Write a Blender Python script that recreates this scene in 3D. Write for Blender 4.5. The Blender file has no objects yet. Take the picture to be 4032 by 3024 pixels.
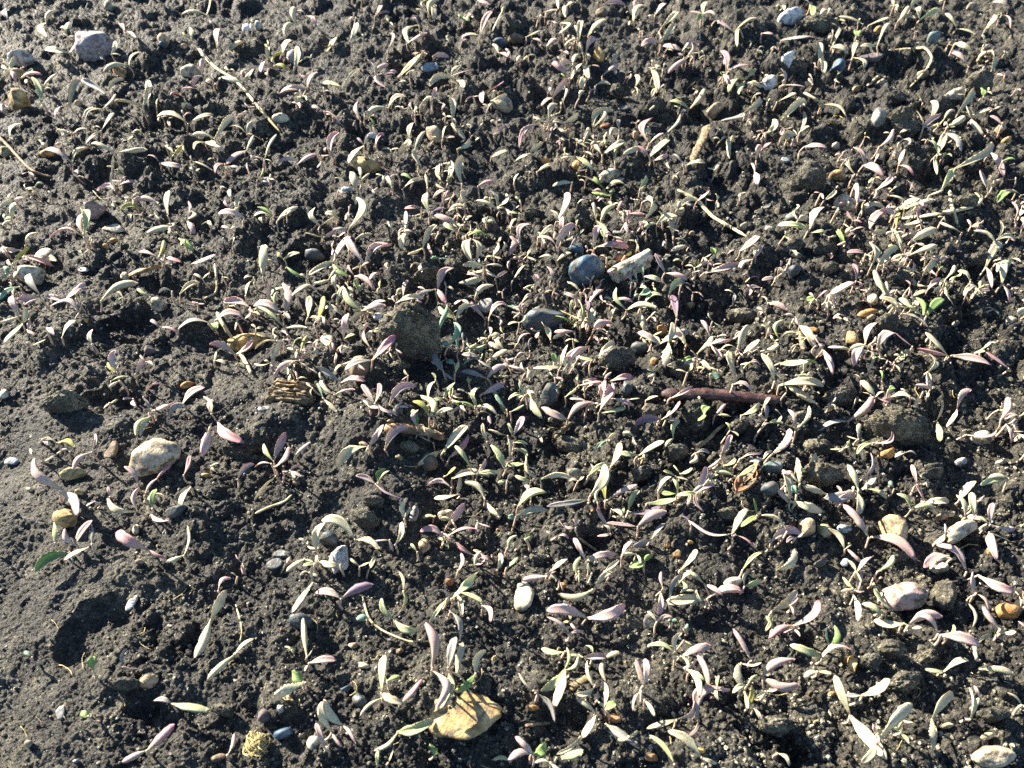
import bpy, bmesh, math, random
import numpy as np
from mathutils import Vector, Matrix, noise as mnoise

random.seed(7)
rng = np.random.default_rng(7)
scene = bpy.context.scene
col = scene.collection

# ------------------------------------------------------------------ camera
CAM_H = 0.50
PITCH = math.radians(52.0)          # below the horizontal
LENS = 27.0
cam_data = bpy.data.cameras.new("camera")
cam_data.lens = LENS
cam_data.sensor_width = 36.0
cam_data.clip_start = 0.01
cam_data.clip_end = 400.0
cam_data.dof.use_dof = True
cam_data.dof.focus_distance = 0.62
cam_data.dof.aperture_fstop = 11.0
cam = bpy.data.objects.new("camera", cam_data)
cam.location = (0, 0, CAM_H)
cam.rotation_euler = (math.pi / 2 - PITCH, 0, 0)
col.objects.link(cam)
scene.camera = cam

# ------------------------------------------------------------------ light
SUN_DIR = Vector((-0.80, 0.60, 0.0)).normalized()
SUN_EL = math.radians(25.0)
world = bpy.data.worlds.new("World")
scene.world = world
world.use_nodes = True
wn = world.node_tree.nodes
wl = world.node_tree.links
bg = wn["Background"]
sky = wn.new("ShaderNodeTexSky")
sky.sky_type = 'NISHITA'
sky.sun_disc = False
sky.ozone_density = 3.0
sky.dust_density = 0.3
sky.air_density = 1.0
sky.sun_elevation = SUN_EL
sky.sun_rotation = math.atan2(SUN_DIR.x, SUN_DIR.y)
wl.new(sky.outputs[0], bg.inputs[0])
bg.inputs[1].default_value = 0.05
sun_data = bpy.data.lights.new("sun", 'SUN')
sun_data.energy = 5.0
sun_data.angle = math.radians(0.5)
sun_data.color = (1.0, 0.91, 0.76)
sun = bpy.data.objects.new("sun", sun_data)
sv = Vector((SUN_DIR.x * math.cos(SUN_EL), SUN_DIR.y * math.cos(SUN_EL), math.sin(SUN_EL)))
sun.rotation_euler = sv.to_track_quat('Z', 'Y').to_euler()
sun.location = sv * 5
col.objects.link(sun)
scene.view_settings.view_transform = 'Standard'
scene.view_settings.look = 'None'
scene.view_settings.exposure = 2.4
scene.view_settings.gamma = 1.0
scene.view_settings.use_curve_mapping = False
scene.cycles.max_bounces = 5
scene.cycles.diffuse_bounces = 1
scene.cycles.use_denoising = False

# ------------------------------------------------------------------ picture -> place
W0, H0 = 4032.0, 3024.0
SP, CP = math.sin(PITCH), math.cos(PITCH)
KX = 36.0 / LENS / W0                 # tangent per source pixel

def ray(px, py):
    """directions (unit depth along the lens axis) of picture points"""
    u = (np.asarray(px, float) - W0 / 2) * KX
    v = (np.asarray(py, float) - H0 / 2) * KX
    dx = u
    dy = CP - v * SP
    dz = -SP - v * CP
    return dx, dy, dz

def on_plane(px, py, z):
    dx, dy, dz = ray(px, py)
    t = (z - CAM_H) / dz
    return dx * t, dy * t, t

def on_soil(px, py, lift, steps=6):
    """points that stand `lift` above the soil on the sight line"""
    px = np.asarray(px, float); py = np.asarray(py, float)
    z = np.zeros_like(px) + lift
    for i in range(steps):
        x, y, t = on_plane(px, py, z)
        z = 0.5 * z + 0.5 * (soil(x, y) + lift)
    x, y, t = on_plane(px, py, z)
    return x, y, z, t

def px_size(t):
    return t * KX                      # metres per source pixel at depth t

# ------------------------------------------------------------------ soil relief
_TAB = np.random.default_rng(3).random((64, 512 * 512), dtype=np.float32)
def hash2(ix, iy, k):
    k = int(k) * 7 % 64
    return _TAB[k][((iy.astype(np.int32) & 511) << 9) | (ix.astype(np.int32) & 511)]

def vnoise(x, y, k):
    ix = np.floor(x); iy = np.floor(y)
    fx = x - ix; fy = y - iy
    fx = fx * fx * fx * (fx * (fx * 6 - 15) + 10)
    fy = fy * fy * fy * (fy * (fy * 6 - 15) + 10)
    a = hash2(ix, iy, k); b = hash2(ix + 1, iy, k)
    c = hash2(ix, iy + 1, k); d = hash2(ix + 1, iy + 1, k)
    return (a + (b - a) * fx) * (1 - fy) + (c + (d - c) * fx) * fy - 0.5

def fbm(x, y, k, octs=3):
    s = 0; a = 1.0
    for o in range(octs):
        s = s + a * vnoise(x * 2 ** o + 17.3 * o, y * 2 ** o - 9.1 * o, k + o)
        a *= 0.5
    return s

def domes(x, y, cell, k, prob, rmin, rmax, squash=0.8):
    """tallest of the scattered lumps that cover a point, in units of the cell"""
    gx = x / cell; gy = y / cell
    ix = np.floor(gx); iy = np.floor(gy)
    best = np.zeros_like(gx)
    for ox in (-1, 0, 1):
        for oy in (-1, 0, 1):
            cx = ix + ox; cy = iy + oy
            on = hash2(cx, cy, k + 3) < prob
            px_ = cx + 0.15 + 0.7 * hash2(cx, cy, k)
            py_ = cy + 0.15 + 0.7 * hash2(cx, cy, k + 1)
            r = rmin + (rmax - rmin) * hash2(cx, cy, k + 2)
            d2 = ((gx - px_) ** 2 + (gy - py_) ** 2) / (r * r)
            h = np.sqrt(np.clip(1 - d2, 0, 1)) * r * squash
            best = np.maximum(best, np.where(on, h, 0))
    return best

HOLES = []      # (x, y, rx, ry, depth) filled in below, in metres

def cloddy(x, y):
    """0 on the fine raked corner, 1 where the soil is lumpy"""
    u = x / (0.38 + 0.5 * y)
    m = 0.62 + 0.40 * u + 0.55 * (y - 0.28) + 0.9 * fbm(x / 0.11, y / 0.11, 91, 2)
    return np.clip(m, 0.05, 1.1)

def soil(x, y):
    x = np.asarray(x, float); y = np.asarray(y, float)
    far = np.clip(1.6 - np.hypot(x, y - 0.4) / 1.2, 0, 1)
    m = cloddy(x, y)
    wx = x + 0.006 * fbm(x / 0.014, y / 0.014, 5, 3)
    wy = y + 0.006 * fbm(x / 0.014, y / 0.014, 25, 3)
    z = 0.020 * fbm(x / 0.16, y / 0.16, 11, 2) + 0.011 * fbm(x / 0.045, y / 0.045, 31, 3)
    for hx, hy, rx, ry, dep in HOLES:
        q = ((wx - hx) / rx) ** 2 + ((wy - hy) / ry) ** 2
        z = z - dep * np.clip(1.25 - q, 0, 1) ** 0.7
    z = z + m * 0.05 * domes(wx + 0.2, wy, 0.06, 150, 0.4, 0.25, 0.5, 0.55)
    z = z + m * 0.034 * domes(wx, wy, 0.034, 100, 0.45, 0.25, 0.52, 0.62)
    wx = wx + 0.0022 * fbm(x / 0.005, y / 0.005, 45, 2)
    wy = wy + 0.0022 * fbm(x / 0.005, y / 0.005, 65, 2)
    z = z + (0.1 + 0.9 * m) * 0.015 * domes(wx, wy, 0.015, 200, 0.55, 0.25, 0.55, 0.7)
    z = z + (0.02 + 0.95 * m) * 0.0068 * domes(wx, wy, 0.0068, 300, 0.6, 0.25, 0.6, 0.85)
    z = z + (0.42 + 0.55 * m) * 0.0032 * domes(wx + 0.3, wy, 0.0032, 400, 0.7, 0.25, 0.62, 0.95)
    z = z + 0.0012 * fbm(x / 0.0022, y / 0.0022, 71, 2)
    return z * far - 0.012

def src(tile, a, b):
    """tile units (row, column digits; tenths of a tile picture's pixel) -> source pixels"""
    r, c = int(tile[0]), int(tile[1])
    k = 126.9 if tile == '33' else 221.2
    return c * 1000 + a * 1000.0 / k, r * 750 + b * 1000.0 / k

for tile, a, b, ra, rb, dep in (('30', 78, 50, 30, 26, 0.010), ('10', 103, 115, 27, 16, 0.014), ('20', 100, 16, 30, 12, 0.010),
                                ('11', 45, 56, 22, 12, 0.010), ('01', 150, 100, 20, 8, 0.010), ('01', 25, 122, 14, 8, 0.008),
                                ('02', 130, 96, 30, 10, 0.010), ('12', 185, 90, 30, 18, 0.007), ('22', 75, 132, 20, 10, 0.010),
                                ('30', 120, 117, 20, 6, 0.006), ('32', 50, 125, 24, 14, 0.008), ('33', 20, 88, 14, 10, 0.012),
                                ('03', 70, 115, 26, 12, 0.010), ('00', 120, 105, 26, 12, 0.010), ('00', 180, 85, 20, 12, 0.010),
                                ('13', 178, 100, 20, 14, 0.008), ('33', 30, 30, 16, 8, 0.010)):
    _x, _y = src(tile, a, b)
    gx, gy, gt = on_plane(_x, _y, 0.0)
    s_ = float(px_size(gt)) * 1000 / 221.2
    HOLES.append((float(gx), float(gy), ra * s_, rb * s_ / 0.79, dep))

# ------------------------------------------------------------------ materials
MATS = {}
def new_mat(name):
    m = bpy.data.materials.new(name)
    m.use_nodes = True
    nt = m.node_tree
    return m, nt, nt.nodes, nt.links, nt.nodes["Principled BSDF"]

def noise_node(N, L, vec, scale, detail=4, rough=0.6):
    n = N.new("ShaderNodeTexNoise")
    n.inputs["Scale"].default_value = scale
    n.inputs["Detail"].default_value = detail
    n.inputs["Roughness"].default_value = rough
    if vec is not None:
        L.new(vec, n.inputs["Vector"])
    return n

def ramp(N, L, fac, stops):
    r = N.new("ShaderNodeValToRGB")
    el = r.color_ramp.elements
    while len(el) < len(stops):
        el.new(0.5)
    for e, (p, c) in zip(el, stops):
        e.position = p
        e.color = (*c, 1)
    L.new(fac, r.inputs[0])
    return r

def bump(N, L, height, strength, dist, P, prev=None):
    b = N.new("ShaderNodeBump")
    b.inputs["Strength"].default_value = strength
    b.inputs["Distance"].default_value = dist
    L.new(height, b.inputs["Height"])
    if prev is not None:
        L.new(prev, b.inputs["Normal"])
    L.new(b.outputs[0], P.inputs["Normal"])
    return b.outputs[0]

def mixc(N, L, fac, a, b, mode='MIX'):
    m = N.new("ShaderNodeMix")
    m.data_type = 'RGBA'
    m.blend_type = mode
    if isinstance(fac, float):
        m.inputs[0].default_value = fac
    else:
        L.new(fac, m.inputs[0])
    for i, v in ((6, a), (7, b)):
        if isinstance(v, tuple):
            m.inputs[i].default_value = (*v, 1)
        else:
            L.new(v, m.inputs[i])
    return m.outputs[2]

def soil_material(name, lo, mid, hi, damp_amt=0.5):
    m, nt, N, L, P = new_mat(name)
    g = N.new("ShaderNodeNewGeometry")
    pos = g.outputs["Position"]
    n1 = noise_node(N, L, pos, 16, 4, 0.65)
    n2 = noise_node(N, L, pos, 190, 5, 0.75)
    n3_ = noise_node(N, L, pos, 850, 3, 0.75)
    base = ramp(N, L, n2.outputs[0], [(0.32, lo), (0.5, mid), (0.66, hi)])
    n4 = noise_node(N, L, pos, 42, 6, 0.72)
    dry = ramp(N, L, n2.outputs[0], [(0.32, tuple(v * 2.2 for v in lo)), (0.5, tuple(v * 2.3 for v in mid)), (0.66, tuple(min(0.36, v * 1.7) for v in hi))])
    patch = ramp(N, L, n4.outputs[0], [(0.47, (0, 0, 0)), (0.56, (1, 1, 1))])
    mixed = mixc(N, L, patch.outputs[0], base.outputs[0], dry.outputs[0])
    damp = ramp(N, L, n1.outputs[0], [(0.38, (damp_amt, damp_amt, damp_amt * 1.04)), (0.60, (1.25, 1.22, 1.12))])
    c = mixc(N, L, 1.0, mixed, damp.outputs[0], 'MULTIPLY')
    sp = ramp(N, L, n3_.outputs[0], [(0.34, (0.42, 0.42, 0.43)), (0.52, (0.95, 0.94, 0.92)), (0.66, (1.9, 1.85, 1.7))])
    c = mixc(N, L, 1.0, c, sp.outputs[0], 'MULTIPLY')
    L.new(c, P.inputs["Base Color"])
    rr = ramp(N, L, n2.outputs[0], [(0.3, (0.5, 0.5, 0.5)), (0.7, (0.9, 0.9, 0.9))])
    L.new(rr.outputs[0], P.inputs["Roughness"])
    P.inputs["Specular IOR Level"].default_value = 0.45
    v = N.new("ShaderNodeTexVoronoi")
    v.inputs["Scale"].default_value = 620
    L.new(pos, v.inputs["Vector"])
    b = bump(N, L, v.outputs["Distance"], 1.0, -0.0030, P)
    bump(N, L, n3_.outputs[0], 1.0, 0.0024, P, b)
    return m
MATS['soil'] = soil_material("soil", (0.010, 0.0100, 0.0095), (0.034, 0.0325, 0.028), (0.145, 0.135, 0.103))
MATS['dry_soil'] = soil_material("dry_soil", (0.035, 0.033, 0.027), (0.085, 0.080, 0.061), (0.18, 0.168, 0.128), 0.85)
MATS['pale_crumb'] = soil_material("pale_crumb", (0.13, 0.125, 0.10), (0.24, 0.23, 0.185), (0.36, 0.345, 0.28), 0.9)

def leaf_material(name, a, tip, dark):
    m, nt, N, L, P = new_mat("leaf_" + name)
    tc = N.new("ShaderNodeTexCoord")
    oi = N.new("ShaderNodeObjectInfo")
    uv = N.new("ShaderNodeUVMap"); uv.uv_map = "UVMap"
    sx = N.new("ShaderNodeSeparateXYZ"); L.new(uv.outputs[0], sx.inputs[0])
    g = N.new("ShaderNodeNewGeometry")
    n1 = noise_node(N, L, g.outputs["Position"], 170, 3)
    n2 = noise_node(N, L, g.outputs["Position"], 1500, 3, 0.7)
    md = N.new("ShaderNodeMath"); md.operation = 'MULTIPLY'
    L.new(sx.outputs[0], md.inputs[0]); L.new(n1.outputs[0], md.inputs[1])
    f1 = ramp(N, L, md.outputs[0], [(0.16, (0, 0, 0)), (0.50, (1, 1, 1))])
    c = mixc(N, L, f1.outputs[0], a, tip)
    f2 = ramp(N, L, n1.outputs[0], [(0.52, (0, 0, 0)), (0.75, (0.75, 0.75, 0.75))])
    c = mixc(N, L, f2.outputs[0], c, dark)
    # pale midrib
    mr = ramp(N, L, sx.outputs[1], [(0.455, (0, 0, 0)), (0.5, (0.4, 0.4, 0.4)), (0.545, (0, 0, 0))])
    c = mixc(N, L, mr.outputs[0], c, tuple(min(0.8, v * 1.35 + 0.05) for v in a))
    # greener stalk end
    st = ramp(N, L, sx.outputs[0], [(0.0, (0.55, 0.55, 0.55)), (0.28, (0, 0, 0))])
    c = mixc(N, L, st.outputs[0], c, (0.42, 0.38, 0.20))
    sp = ramp(N, L, n2.outputs[0], [(0.35, (0.78, 0.78, 0.76)), (0.65, (1.12, 1.12, 1.1))])
    c = mixc(N, L, 1.0, c, sp.outputs[0], 'MULTIPLY')
    nd = noise_node(N, L, g.outputs["Position"], 620, 4, 0.7)
    dirt = ramp(N, L, nd.outputs[0], [(0.62, (0, 0, 0)), (0.69, (0.85, 0.85, 0.85))])
    c = mixc(N, L, dirt.outputs[0], c, (0.07, 0.06, 0.045))
    hs = N.new("ShaderNodeHueSaturation")
    mr2 = N.new("ShaderNodeMapRange")
    L.new(oi.outputs["Random"], mr2.inputs[0])
    mr2.inputs[3].default_value = 0.82; mr2.inputs[4].default_value = 1.14
    L.new(mr2.outputs[0], hs.inputs["Value"])
    L.new(c, hs.inputs["Color"])
    c = hs.outputs[0]
    L.new(c, P.inputs["Base Color"])
    P.inputs["Roughness"].default_value = 0.58
    P.inputs["Specular IOR Level"].default_value = 0.35
    bump(N, L, n2.outputs[0], 0.5, 0.0006, P)
    tr = N.new("ShaderNodeBsdfTranslucent")
    L.new(c, tr.inputs[0])
    mx = N.new("ShaderNodeMixShader")
    mx.inputs[0].default_value = 0.30
    L.new(P.outputs[0], mx.inputs[1]); L.new(tr.outputs[0], mx.inputs[2])
    L.new(mx.outputs[0], nt.nodes["Material Output"].inputs[0])
    return m

LEAFCOL = {
    'c': ((0.62, 0.57, 0.38), (0.60, 0.50, 0.37), (0.46, 0.44, 0.26)),
    'p': ((0.60, 0.465, 0.40), (0.57, 0.35, 0.355), (0.50, 0.41, 0.34)),
    'P': ((0.54, 0.35, 0.33), (0.46, 0.20, 0.24), (0.50, 0.33, 0.31)),
    'g': ((0.46, 0.50, 0.26), (0.55, 0.53, 0.34), (0.32, 0.38, 0.18)),  # pale green leaves, also shaded ones with the shade's tint in their colour
    'G': ((0.24, 0.36, 0.12), (0.33, 0.42, 0.17), (0.17, 0.28, 0.09)),
    'y': ((0.42, 0.39, 0.10), (0.43, 0.40, 0.17), (0.32, 0.33, 0.11)),
    'w': ((0.31, 0.30, 0.27), (0.33, 0.29, 0.29), (0.22, 0.22, 0.20)),  # mauve leaves lying in shade, the shade put into the colour
    'u': ((0.27, 0.20, 0.25), (0.20, 0.12, 0.18), (0.30, 0.24, 0.27)),
    't': ((0.21, 0.34, 0.23), (0.28, 0.39, 0.29), (0.15, 0.25, 0.17)),
}
LEAFWORD = {'c': 'cream', 'p': 'pale pink', 'P': 'deep pink', 'g': 'pale green', 'G': 'bright green', 'y': 'yellow-green',
            'w': 'shaded grey', 'u': 'purple', 't': 'blue-green'}
for k, v in LEAFCOL.items():
    MATS['leaf_' + k] = leaf_material(LEAFWORD[k].replace(' ', '_'), *v)

def simple_material(name, a, b, c, scale, rough=0.6, bstr=0.4, bdist=0.0006, spec=0.4, fine=900, dirt=False):
    m, nt, N, L, P = new_mat(name)
    g = N.new("ShaderNodeNewGeometry")
    oi = N.new("ShaderNodeObjectInfo")
    n1 = noise_node(N, L, g.outputs["Position"], scale, 4, 0.65)
    n2 = noise_node(N, L, g.outputs["Position"], fine, 3, 0.7)
    r = ramp(N, L, n1.outputs[0], [(0.34, a), (0.52, b), (0.68, c)])
    sp = ramp(N, L, n2.outputs[0], [(0.3, (0.72, 0.72, 0.72)), (0.7, (1.18, 1.18, 1.16))])
    cc = mixc(N, L, 1.0, r.outputs[0], sp.outputs[0], 'MULTIPLY')
    if dirt:
        nd = noise_node(N, L, g.outputs["Position"], 130, 6, 0.75)
        fd = ramp(N, L, nd.outputs[0], [(0.47, (0, 0, 0)), (0.60, (0.92, 0.92, 0.92))])
        cc = mixc(N, L, fd.outputs[0], cc, (0.085, 0.073, 0.052))
        fr = ramp(N, L, nd.outputs[0], [(0.45, (rough, rough, rough)), (0.66, (0.9, 0.9, 0.9))])
        L.new(fr.outputs[0], P.inputs["Roughness"])
    L.new(cc, P.inputs["Base Color"])
    P.inputs["Roughness"].default_value = rough
    P.inputs["Specular IOR Level"].default_value = spec
    b1 = bump(N, L, n1.outputs[0], bstr, bdist * 3, P)
    bump(N, L, n2.outputs[0], bstr, bdist, P, b1)
    return m

MATS['stem'] = simple_material("seedling_stem", (0.42, 0.30, 0.20), (0.50, 0.36, 0.28), (0.46, 0.42, 0.24), 120, 0.5)
MATS['straw'] = simple_material("dry_straw", (0.36, 0.28, 0.14), (0.55, 0.46, 0.26), (0.66, 0.58, 0.38), 140, 0.6)
MATS['wood'] = simple_material("weathered_wood", (0.07, 0.05, 0.03), (0.30, 0.215, 0.12), (0.52, 0.42, 0.27), 260, 0.8, 1.0, 0.0012)
MATS['bark'] = simple_material("red_bark", (0.028, 0.014, 0.013), (0.07, 0.033, 0.03), (0.16, 0.095, 0.07), 150, 0.6, 0.8)
MATS['brownbark'] = simple_material("brown_bark", (0.09, 0.06, 0.04), (0.26, 0.17, 0.09), (0.42, 0.30, 0.18), 150, 0.7, 0.8)
MATS['olive_stick'] = simple_material("olive_stick", (0.12, 0.10, 0.05), (0.24, 0.20, 0.10), (0.36, 0.30, 0.17), 200, 0.6, 0.6)
MATS['dryleaf'] = simple_material("dry_leaf", (0.40, 0.28, 0.14), (0.58, 0.46, 0.27), (0.64, 0.55, 0.38), 160, 0.65)
MATS['fibre'] = simple_material("dry_fibre", (0.40, 0.30, 0.12), (0.55, 0.44, 0.20), (0.62, 0.54, 0.30), 200, 0.7)

STONECOL = {   # dark vein, body, light
    'mauve': ((0.20, 0.17, 0.18), (0.33, 0.29, 0.30), (0.42, 0.38, 0.37)),
    'lgrey': ((0.34, 0.33, 0.30), (0.48, 0.46, 0.42), (0.60, 0.58, 0.54)),
    'white': ((0.48, 0.49, 0.48), (0.66, 0.67, 0.66), (0.76, 0.76, 0.74)),
    'cream': ((0.42, 0.35, 0.22), (0.62, 0.55, 0.40), (0.72, 0.66, 0.52)),
    'sand':  ((0.32, 0.25, 0.16), (0.50, 0.41, 0.28), (0.62, 0.54, 0.40)),
    'tan':   ((0.30, 0.19, 0.10), (0.50, 0.35, 0.20), (0.64, 0.50, 0.34)),
    'ochre': ((0.26, 0.16, 0.06), (0.46, 0.30, 0.12), (0.60, 0.44, 0.22)),
    'gold':  ((0.36, 0.20, 0.05), (0.58, 0.36, 0.11), (0.70, 0.54, 0.28)),
    'orange': ((0.32, 0.14, 0.04), (0.54, 0.27, 0.08), (0.66, 0.42, 0.18)),
    'rust':  ((0.16, 0.06, 0.03), (0.32, 0.14, 0.06), (0.44, 0.24, 0.12)),
    'brown': ((0.10, 0.07, 0.04), (0.21, 0.15, 0.10), (0.30, 0.23, 0.16)),
    'pinkbrown': ((0.27, 0.18, 0.15), (0.42, 0.30, 0.26), (0.50, 0.40, 0.35)),
    'olive': ((0.22, 0.18, 0.08), (0.36, 0.31, 0.16), (0.48, 0.43, 0.27)),
    'greygreen': ((0.16, 0.17, 0.12), (0.27, 0.28, 0.21), (0.36, 0.36, 0.28)),
    'grey':  ((0.11, 0.12, 0.12), (0.22, 0.22, 0.21), (0.34, 0.32, 0.28)),
    'bluegrey': ((0.16, 0.20, 0.23), (0.30, 0.36, 0.40), (0.46, 0.50, 0.52)),
    'blue':  ((0.020, 0.048, 0.080), (0.042, 0.095, 0.150), (0.13, 0.20, 0.26)),
    'slateblue': ((0.018, 0.030, 0.042), (0.038, 0.058, 0.075), (0.09, 0.115, 0.13)),
    'slate': ((0.03, 0.04, 0.045), (0.065, 0.08, 0.085), (0.13, 0.14, 0.14)),
    'tealslate': ((0.05, 0.08, 0.08), (0.12, 0.17, 0.165), (0.28, 0.32, 0.30)),
    'plum':  ((0.05, 0.04, 0.05), (0.11, 0.085, 0.10), (0.18, 0.15, 0.16)),
}
STONEWORD = {'mauve': 'purple-grey', 'lgrey': 'pale grey', 'white': 'white', 'cream': 'cream', 'sand': 'sandy', 'tan': 'tan', 'ochre': 'ochre',
             'gold': 'golden', 'orange': 'orange', 'rust': 'rusty red', 'brown': 'brown', 'pinkbrown': 'pinkish brown', 'olive': 'olive',
             'greygreen': 'grey-green', 'grey': 'grey', 'bluegrey': 'blue-grey', 'blue': 'dark blue', 'slateblue': 'blue-black', 'slate': 'slate grey',
             'tealslate': 'grey-teal', 'plum': 'dark plum'}
for k, v in STONECOL.items():
    dark = k in ('blue', 'slateblue', 'slate', 'tealslate')
    MATS['stone_' + k] = simple_material("stone_" + STONEWORD[k].replace(' ', '_').replace('-', '_'), *v, 95, 0.5 if dark else 0.7, 0.6, 0.0008, 0.5 if dark else 0.4, 700, True)

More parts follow.
